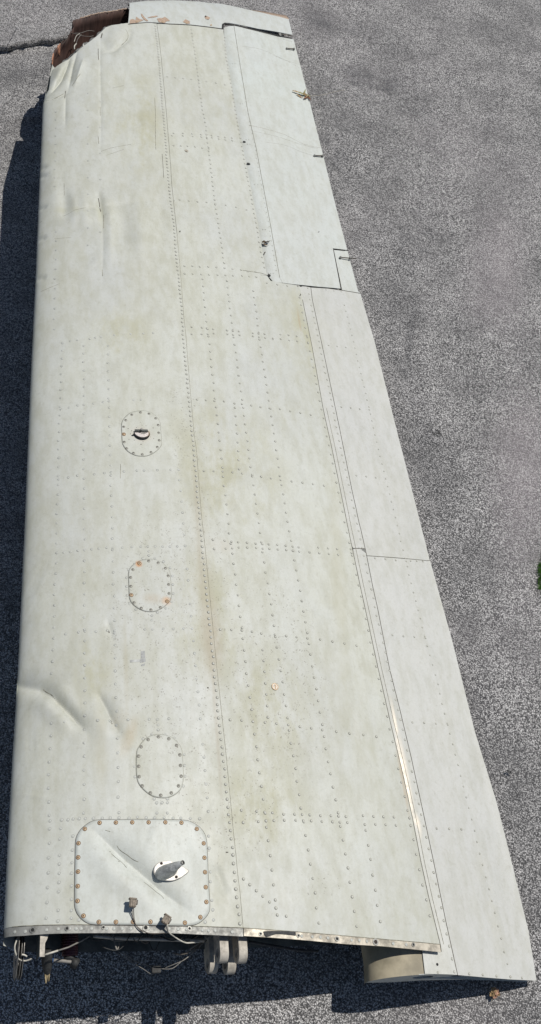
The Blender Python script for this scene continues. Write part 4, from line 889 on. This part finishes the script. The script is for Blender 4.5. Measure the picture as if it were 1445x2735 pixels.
tube('loose_wire', np.r_[lift([(441, 2474), (447, 2486), (453, 2494)], [.022, .010, .004]), np.c_[on_plane([(465, 2503), (480, 2511), (500, 2516), (523, 2513), (541, 2509)], .10), [.105, .10, .09, .08, .07]]], .0020, WIRE, wing, 7)
tube('loose_wire', lift([(438, 2474), (444, 2484), (448, 2492)], [.022, .012, .004]), .0028, WIREG, wing, 7)
for P, h_, mt, r_ in (([(547, 2512), (530, 2530), (512, 2545), (494, 2562), (482, 2570), (457, 2589), (430, 2588)], -.02, WIREG, .0012), ([(545, 2510), (525, 2524), (500, 2540), (488, 2551), (469, 2550)], .0, WIREG, .0022),
                      ([(549, 2514), (520, 2540), (490, 2566), (465, 2577), (440, 2586)], -.02, WIREG, .0011), ([(552, 2512), (520, 2532), (495, 2550), (476, 2552), (462, 2546)], .0, WIREB, .0014),
                      ([(293, 2535), (327, 2558), (352, 2576), (380, 2593), (401, 2604), (417, 2597)], -.08, WIREG, .0010), ([(294, 2533), (320, 2547), (342, 2562), (363, 2573), (403, 2582)], -.08, WIREG, .0010)):
    X = on_plane(P, h_); n_ = len(X); tube('loose_wire', np.c_[X, h_ + .02 * np.sin(np.linspace(0, 3, n_))], r_, mt, wing, 6)
for k in range(16):
    x0_ = RNG.uniform(250, 560); x1_ = x0_ + RNG.uniform(-90, 90); sag = RNG.uniform(10, 42); h_ = RNG.uniform(-.06, .05)
    X = on_plane([(x0_, 2490), (x0_ * .7 + x1_ * .3, 2500 + sag * .7), (x0_ * .4 + x1_ * .6, 2500 + sag), (x1_, 2496 + sag * RNG.uniform(.2, 1))], h_); tube('loose_wire', np.c_[X, h_ + .01 * np.sin(np.arange(4) + k)], RNG.uniform(.0011, .0026), [WIREG, WIREB, BLACKTAPE][k % 3], wing, 6)
tube('hydraulic_pipe', np.c_[on_plane([(250, 2500), (330, 2506), (430, 2509), (545, 2512)], .02), np.full(4, .02)], .005, LUG, wing, 8)
tube('hydraulic_pipe', np.c_[on_plane([(665, 2515), (740, 2528), (800, 2538), (850, 2540)], .0), np.full(4, .0)], .004, BLACKTAPE, wing, 8)
X = on_plane([(417, 2590)], -.06)[0]; box('wire_connector', (X[0], X[1], -.06), (.026, .018, .012), I3, BLACKTAPE, wing, .001, label='black connector dangling in the shade')

# ------------------------------------------------------------------ root opening: rib, spar fittings
def section(c0, c1, w_, n=30, top=-.004, bot=.004):
    a = float(uLE(w_)); ch = float(uTE(w_)) - a; cc = np.linspace(c0, c1, n)**1.0
    U = a + cc * ch; W_ = np.full(n, w_)
    up = hu(U, W_) + top; lo = hl(U, W_) + bot
    return [(x, z) for x, z in zip(U, up)] + [(x, z) for x, z in zip(U[::-1], lo[::-1])]
rw = float(pix([(400, 2474)])[0][1]) + .03
us0 = float(pix([(640, 2478)])[0][0])
def slot(cx, cy, a, b): return circ(cx, cy, a, 24, b)
plate('root_rib', section(.03, .40, rw, top=-.008), [slot(us0 * .36, .035, .075, .028), slot(us0 * .66, .045, .05, .032)], .002, (0, rw, 0), (I3[0], I3[2], -I3[1]), INNERD, wing, label='front root rib inside the open end')
rw2 = float(pix([(900, 2497)])[0][1]) + .05
plate('root_rib', section(.41, .75, rw2, top=-.012), [slot(us0 + .075, .075, .038, .010), circ(us0 + .25, .06, .012, 14)], .002, (0, rw2, 0), (I3[0], I3[2], -I3[1]), INNERD, wing, label='rear root rib inside the open end')
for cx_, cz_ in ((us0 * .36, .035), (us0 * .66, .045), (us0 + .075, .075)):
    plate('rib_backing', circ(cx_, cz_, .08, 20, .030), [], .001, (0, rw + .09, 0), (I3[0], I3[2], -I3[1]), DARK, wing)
for x_, s_ in ((us0 * .20, 0), (us0 * .52, .02), (us0 * .86, -.02), (us0 + .20, .05)):
    wv_ = rw if x_ < us0 else rw2
    zc_ = float(hu(x_, wv_) + hl(x_, wv_)) / 2; zh_ = float(hu(x_, wv_) - hl(x_, wv_)) * .78
    box('rib_stiffener', (x_, wv_ - .006, zc_), (.010, .010, zh_), (unit(np.array([1, 0, s_ * 6])), I3[1], unit(np.array([-s_ * 6, 0, 1]))), INNERD, wing, .001)
# spar web and cap
g = np.linspace(rw - .02, rw + 3.2, 12); uu = us0 - .02 + (g - rw) * ((float(pix([(424, 100)])[0][0]) - us0) / 3.7)
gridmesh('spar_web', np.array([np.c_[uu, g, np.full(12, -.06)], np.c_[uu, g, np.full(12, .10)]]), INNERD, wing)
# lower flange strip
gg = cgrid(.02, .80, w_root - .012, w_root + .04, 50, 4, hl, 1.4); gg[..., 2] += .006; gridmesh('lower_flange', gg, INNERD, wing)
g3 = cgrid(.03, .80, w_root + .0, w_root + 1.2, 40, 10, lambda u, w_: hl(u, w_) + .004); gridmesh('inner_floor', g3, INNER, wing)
# lugs: plates in the span/normal plane, rounded ends with a bolt hole
def lug(px, top_h, label, pend, hgt=.052):
    g = bpy.data.objects.new('spar_lug', None); link(g, wing); g['label'] = label
    X = on_plane([px], top_h)[0]; r = hgt / 2; w0 = X[1]; ext = w0 - on_plane([pend], top_h - hgt * .7)[0][1]
    out = [(.0, 0), (.0, -hgt)]; end = -ext + r
    arc = [(end - r * math.cos(t_), -r - r * math.sin(t_)) for t_ in np.linspace(math.pi / 2, -math.pi / 2, 16)]
    plate('lug_plate', [(.09, 0), (.09, -hgt)] + arc, [circ(end, -r, .014, 20)], .0235, (X[0], w0, top_h), (I3[1], I3[2], I3[0]), LUG, g, bev=.0015)
lug((597, 2503), .095, 'upper left spar lug, sunlit', (592, 2573)); lug((647, 2503), .095, 'upper right spar lug, sunlit', (642, 2574))
lug((569, 2520), -.03, 'lower left spar lug, in shade', (565, 2601)); lug((616, 2521), -.03, 'lower right spar lug, in shade', (612, 2603))
X = on_plane([(620, 2508)], .06)[0]; box('spar_fitting', (X[0], X[1] + .05, .03), (.10, .05, .14), I3, INNERD, wing, .003)
# aileron bellcrank discs, cable, bracket, bellows and rod near the leading edge
blk = bpy.data.objects.new('cable_pulley', None); link(blk, wing); blk['label'] = 'pair of thin dark pulley plates with a white cable'
for px_, hh in ((49, .0), (57, -.01), (63, -.005)):
    X = on_plane([(px_, 2502)], hh)[0]
    plate('pulley_plate', [(0, .03), (0, -.05), (-.05, -.075), (-.10, -.07), (-.115, -.04), (-.105, -.01), (-.06, .02)], [circ(-.07, -.03, .010, 14)], .0016, (X[0], X[1] + .01, hh), (I3[1], I3[2], I3[0]), bare("pulley_plate_metal_%d" % px_, (.30, .29, .27), .4, .5), blk)
X = on_plane([(44.5, 2509.5), (38, 2530), (42, 2547), (53, 2560), (69.5, 2564), (86.5, 2560)], .01); tube('control_cable', np.c_[X, [.02, .02, .01, 0, 0, .01]], .0022, WIRE, blk, 8)
X = on_plane([(57, 2551.5), (64, 2553), (70.6, 2557)], .01); tube('control_cable', np.c_[X, [.02, .02, .02]], .0024, WIRE, blk, 8)
hb_ = .06
br = on_plane([(107.5, 2493), (131, 2493), (126, 2508), (120, 2520), (119, 2555.6), (105.6, 2555.6)], hb_)
plate('bracket', [tuple(p) for p in br], [], .003, (0, 0, hb_), (I3[0], I3[1], I3[2]), LUG, wing, label='pale angle bracket hanging from the root')
b1, b2 = br[0], br[-1]; gridmesh('bracket_side', np.array([[(*b1, hb_), (*b2, hb_)], [(*b1, hb_ - .05), (*b2, hb_ - .06)]]), INNERD, wing)
X = on_plane([(187, 2482), (187, 2552)], -.04); ax0 = np.array([*X[0], -.035]); ax1 = np.array([*X[1], -.045]); rr = []; PP = []
for k in range(44):
    PP.append(ax0 + (ax1 - ax0) * k / 43); rr.append(.0225 + (.0016 if k % 4 < 2 else -.0012) * (1 if k < 28 else .3))
tube('rubber_bellows', PP, rr, MAROON, wing, 18, smoothn=1, label='ribbed maroon rubber bellows')
e_ = ax1 - ax0; tube('bellows_end', [ax1, ax1 + e_ * .12], .017, BLACKTAPE, wing, 12, smoothn=1)
X = on_plane([(126, 2563), (142, 2565), (170, 2567), (198, 2570)], -.04); tube('hose_fitting', np.c_[X[:2], [-.04, -.04]], .0058, BLUE, wing, 10, smoothn=1); tube('thin_hose', np.c_[X[1:], [-.04] * 3], .0048, WIREG, wing, 10); 
X = on_plane([(200, 2568), (196, 2580)], -.05); tube('hose_knuckle', np.c_[X, [-.03, -.05]], .011, BLACKTAPE, wing, 10, smoothn=1)
X = on_plane([(119.6, 2551), (154, 2540), (183, 2530), (220, 2511), (242, 2497)], .05); tube('push_rod', np.c_[X[:2], [.055, .055]], .0026, WIRE, wing, 8, smoothn=1); tube('push_rod', np.c_[X[1:], [.055, .05, .045, .04]], .0022, WIREG, wing, 8, smoothn=1)
# frayed loom below the bracket
X = on_plane([(118, 2552), (122, 2570), (126, 2588), (130, 2604)], -.05); tube('cable_loom', np.c_[X, [.0, -.03, -.05, -.07]], [.012, .016, .012, .005], BLACKTAPE, wing, 9, label='frayed black cable loom')
for k in range(7):
    a0_, a1_ = 124 + RNG.uniform(-4, 6), 128 + RNG.uniform(-4, 5)
    X = on_plane([(a0_, 2588 + RNG.uniform(-6, 6)), ((a0_ + a1_) / 2 + RNG.uniform(-3, 3), 2600), (a1_, 2610 + RNG.uniform(-6, 14))], -.05); tube('frayed_wire', np.c_[X, [-.05, -.055, -.065]], .0012, simple("tan_wire_%d" % k, (.42, .34, .20), .6), wing, 5)

# ------------------------------------------------------------------ leaves and debris
def top(o, label, cat): o['label'] = label; o['category'] = cat; return o
def w2world(X): return np.asarray(X) @ WR.T + A0
def leaf_thing(name, pts, mats, label, cat, stem=None):
    """crumpled leaf made of several curled lobes; pts = world positions (centre, half length vector, half width)"""
    root = bpy.data.objects.new(name, None); COL.objects.link(root); root.location = pts[0][0]; top(root, label, cat); o0 = np.array(pts[0][0])
    for i, (c, l, wd) in enumerate(pts):
        c, l = np.array(c) - o0, np.array(l); s = unit(np.cross([0, 0, 1.0], l)); V = []; Fc = []
        n = 9
        for k in range(n):
            t_ = k / (n - 1); w_ = wd * math.sin(math.pi * min(.97, t_ + .06))**.7 * (1 + .35 * math.sin(k * 2.6 + i))
            ctr = c + l * (2 * t_ - 1); z = .004 * math.sin(3 * t_ + i)
            V += [ctr + s * w_ + [0, 0, z + wd * .55], ctr + [0, 0, z + .001], ctr - s * w_ + [0, 0, z + wd * .45]]
            if k: b = (k - 1) * 3; Fc += [(b, b + 1, b + 4, b + 3), (b + 1, b + 2, b + 5, b + 4)]
        mesh('leaf_blade', V, Fc, mats[i % len(mats)], root, False)
    if stem is not None: tube('stem', np.array(stem) - o0, .0011, simple(name + "_stem", (.42, .38, .30), .6), root, 6)
def sw(x, y, off=.004, hf=hail): return w2world(surf([(x, y)], hf, off))[0]
L_ = []
for x, y, dx, dy, wd in ((792, 250, 12, 4, .006), (806, 255, 10, 3, .009), (818, 262, 7, -6, .007), (800, 259, 9, 5, .006), (812, 250, 3, -8, .005), (825, 266, 3, 7, .006), (815, 258, 6, 8, .006), (822, 259, 8, 2, .006)):
    c = sw(x, y, .006); L_.append((c, (sw(x + dx, y + dy, .006) - sw(x - dx, y - dy, .006)) / 2, wd))
st = [sw(826, 261, .01), sw(838, 259, .01)] + [gpt(x, y, z) for x, y, z in ((860, 255, .16), (890, 246, .16), (921, 241, .15))]
z0 = st[1][2]; st = [st[0], st[1]] + [gpt(x, y, z0 - .004 * k) for k, (x, y) in enumerate(((858, 254), (890, 246), (921, 240)))]
leaf_thing('dried_leaf', L_, [LEAFM, LEAFG, simple("red_brown_leaf", (.22, .11, .06), .8)], 'crumpled tan dead leaf with a long pale stem on the aileron edge', 'leaf', st)
L_ = []
for x, y, dx, dy, wd in ((1318, 2645, 5, -7, .010), (1326, 2650, 7, 3, .010), (1314, 2655, -5, 5, .009), (1321, 2660, -3, 8, .008), (1330, 2656, 4, 4, .008)):
    c = gpt(x, y, -.006); L_.append((c, (gpt(x + dx, y + dy, -.008) - gpt(x - dx, y - dy, -.008)) / 2, wd))
leaf_thing('dried_leaf', L_, [LEAFM, simple("pink_brown_leaf", (.40, .24, .17), .8)], 'small brown dead leaf on the carpet by the flap corner', 'leaf', [gpt(1318, 2660, -.006), gpt(1314, 2668, -.010), gpt(1312, 2676, -.014)])
L_ = []
for x, y, dx, dy, wd in ((703, 652, 5, 1, .008), (712, 651, 8, -4, .005), (708, 657, 8, 1, .004)):
    c = sw(x, y, .008); L_.append((c, (sw(x + dx, y + dy, .010) - sw(x - dx, y - dy, .006)) / 2, wd))
leaf_thing('dried_leaf', L_, [simple("dark_leaf", (.13, .09, .05), .8), simple("grey_leaf", (.07, .06, .05), .8)], 'dark curled leaf caught in the gap ahead of the aileron', 'leaf')
L_ = [(sw(706, 679, .006), (sw(709, 676, .006) - sw(703, 682, .006)) / 2, .003), (sw(704, 683, .006), (sw(706, 683, .006) - sw(702, 683, .006)) / 2, .003)]
leaf_thing('leaf_scrap', L_, [simple("scrap_leaf", (.12, .10, .08), .8)], 'tiny dark leaf scrap in the aileron gap below the curled leaf', 'leaf')
def fluff(x, y, r, label, n=26, mat=None):
    root = bpy.data.objects.new('lint_clump', None); COL.objects.link(root); c = gpt(x, y, -.010); root.location = c; top(root, label, 'lint')
    V = []; Fc = []
    for k in range(n * 2):
        a = RNG.uniform(0, 6.28); rr_ = r * RNG.uniform(.1, 1) ; p = np.array([rr_ * math.cos(a) * 1.6, rr_ * math.sin(a) * .7, RNG.uniform(0, .008)]); d = RNG.normal(size=3) * r * .35; d[2] = abs(d[2]) * .4; e = unit(np.cross(d, [0, 0, 1.0])) * .0026
        b = len(V); V += [p - e, p + e, p + d]; Fc.append((b, b + 1, b + 2))
    mesh('fibres', V, Fc, mat or BLACKTAPE, root, False)
fluff(1162, 1159, .022, 'dark lint clump on the carpet right of the flap'); fluff(1360, 2062, .009, 'small black lint speck on the carpet near the root', 14)
fluff(25, 133, .018, 'black lint at the carpet fold, upper left corner', 18)
fluff(387, 7, .014, 'dark lint speck on the carpet above the tip', 16)
# grass showing past the carpet at the right edge
V = []; Fc = []
for k in range(1400):
    x, y = RNG.uniform(1436, 1475), RNG.uniform(1482, 1598); 
    if abs(y - 1540) > 60 - (x < 1446) * 25: continue
    p = gpt(x, y, -.022); hgt = RNG.uniform(.01, .03); d = np.array([RNG.normal(0, .006), RNG.normal(0, .006), hgt]); e = np.array([RNG.normal(), RNG.normal(), 0]); e = unit(e) * .0016
    b = len(V); V += [p - e, p + e, p + d]; Fc.append((b, b + 1, b + 2))
gr = mesh('grass', V, Fc, GRASS, None, False); top(gr, 'green grass sliver poking past the carpet at the right edge', 'grass'); gr['kind'] = 'stuff'

# ------------------------------------------------------------------ carpet ground
def carpet_mat():
    m = MT("grey_loop_carpet")
    sc = 1.0
    v1 = m.n('ShaderNodeTexVoronoi'); v1.inputs['Scale'].default_value = 185; m.L(m.tc.outputs['Object'], v1.inputs[0])
    nA = m.noise(210, 3, .7); nB = m.noise(3.0, 4, .5); nC = m.noise(1.1, 3, .5); nD = m.noise(45, 3, .6)
    sepc = m.n('ShaderNodeSeparateColor'); m.L(v1.outputs['Color'], sepc.inputs[0])
    tuft = m.ramp(v1.outputs['Distance'], .62, .15)
    val = m.mul(m.mul(tuft, .55), m.mul(sepc.outputs[0], .45), 'ADD')
    val = m.mul(val, m.mul(m.ramp(nA, .3, .7), .55), 'ADD'); val = m.mul(val, m.mul(nD, .35), 'ADD')
    f = m.ramp(val, .62, 1.34, smooth=False)
    c = m.mix(f, (.085, .084, .086), (.90, .885, .87)); nE = m.noise(13, 5, .7); c = m.mix(m.ramp(nE, .42, .70, 0, .26), c, (.10, .10, .10))
    c = m.mix(m.ramp(nB, .40, .66, 0, .34), c, (.12, .12, .122)); c = m.mix(m.ramp(nC, .42, .66, 0, .10), c, (.42, .38, .40))
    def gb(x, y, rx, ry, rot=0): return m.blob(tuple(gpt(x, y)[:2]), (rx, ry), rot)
    fold_shade = gb(1010, 230, .42, .30, .5)  # dark patches paint the shading of the folds into the carpet colour
    for a_, k_ in ((gb(880, 60, .35, .16), .8), (gb(1120, 620, .16, .5), .7), (gb(880, 420, .22, .5, -.2), .7), (gb(1250, 1950, .10, .45, .2), .5), (gb(1130, 1250, .12, .35), .6), (gb(60, 190, .3, .18), .6), (gb(1090, 950, .03, .6), .6)): fold_shade = m.mul(fold_shade, m.mul(a_, k_), 'MAXIMUM')
    c = m.mix(m.mul(m.mul(fold_shade, m.ramp(m.noise(5.5, 6, .65), .38, .60, .1, 1)), .62), c, (.07, .072, .080))
    pk = m.mul(gb(1400, 1250, .22, .75), gb(1330, 700, .25, .7), 'MAXIMUM'); c = m.mix(m.mul(pk, .34), c, (.44, .395, .41))
    m.L(c, m.b.inputs['Base Color']); m.b.inputs['Roughness'].default_value = .95; m.b.inputs['Specular IOR Level'].default_value = .15
    m.bump(val, .75, .005); return m.m
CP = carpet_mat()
fold = np.array([gpt(-400, 165)[:2], gpt(0, 130)[:2], gpt(40, 126)[:2], gpt(165, 109)[:2], gpt(300, 92)[:2], gpt(420, 80)[:2]])
xs = np.r_[np.linspace(-9, -2.6, 12)[:-1], np.linspace(-2.6, 2.6, 420), np.linspace(2.6, 9, 12)[1:]]
ys = np.r_[np.linspace(-6, -.4, 12)[:-1], np.linspace(-.4, 6.6, 560), np.linspace(6.6, 14, 12)[1:]]
GX, GY = np.meshgrid(xs, ys); Zg = np.zeros_like(GX)
for k in range(70):
    a = RNG.uniform(0, 6.28); L0 = RNG.uniform(.25, 1.1); Zg += .0006 * (L0 / .5) * np.sin((GX * math.cos(a) + GY * math.sin(a)) * 2 * math.pi / L0 + RNG.uniform(0, 6.28))
fd = np.full(GX.shape, 1e9); side = np.zeros_like(GX)
for p0, p1 in zip(fold[:-1], fold[1:]):
    d = p1 - p0; L2 = d @ d; t_ = np.clip(((GX - p0[0]) * d[0] + (GY - p0[1]) * d[1]) / L2, 0, 1)
    dd = np.hypot(GX - p0[0] - t_ * d[0], GY - p0[1] - t_ * d[1]); sd = np.sign(d[0] * (GY - p0[1]) - d[1] * (GX - p0[0])); m_ = dd < fd; fd = np.where(m_, dd, fd); side = np.where(m_, sd, side)
Zg += np.where(side > 0, .004 * np.exp(-fd / .16), -.006 * np.exp(-fd / .03))
for P, s, a in (([(1090, 620), (1130, 900), (1160, 1150)], .05, .010), ([(1130, 300), (1150, 640)], .06, -.012), ([(1010, 130), (1130, 330)], .10, -.02), ([(1330, 600), (1320, 760)], .05, .01), ([(0, 490), (110, 480)], .02, .008), ([(20, 318), (100, 306)], .012, .012), ([(0, 940), (90, 930)], .03, .008), ([(1100, 1160), (1445, 1195)], .02, .004)):
    Q = np.array([gpt(x, y)[:2] for x, y in P]); Zg += a * np.exp(-.5 * (seg_dist(GX, GY, Q) / s)**2)
Zg = np.clip(Zg, -.05, .07) - .020
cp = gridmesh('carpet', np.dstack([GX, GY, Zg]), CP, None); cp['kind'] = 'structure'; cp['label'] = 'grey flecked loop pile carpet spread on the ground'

# raised edge of the overlapping carpet at the upper left
FP = [gpt(x, y)[:2] for x, y in ((-500, 178), (-250, 152), (0, 131), (20, 128), (45, 125), (90, 116), (130, 112), (170, 106), (240, 97), (330, 88), (420, 80))]
fe = resample(smooth_line(FP, 4), 260); fe = fe + np.c_[np.zeros(260), .004 * np.sin(np.arange(260) * .35) + RNG.normal(0, .0012, 260)]
up_ = np.array([-.12, 1.0]); R_ = [np.c_[fe + [0, .012], np.full(260, -.028)], np.c_[fe + [0, .002], np.full(260, -.010)]]
for k in range(16):
    s_ = k / 15; R_.append(np.c_[fe + up_ * (s_ * .42), -.014 + (.030 + .004 * np.sin(np.arange(260) * .05)) * (1 - s_)**1.6 * np.clip((259 - np.arange(260)) / 60, .2, 1) - .016 * s_])
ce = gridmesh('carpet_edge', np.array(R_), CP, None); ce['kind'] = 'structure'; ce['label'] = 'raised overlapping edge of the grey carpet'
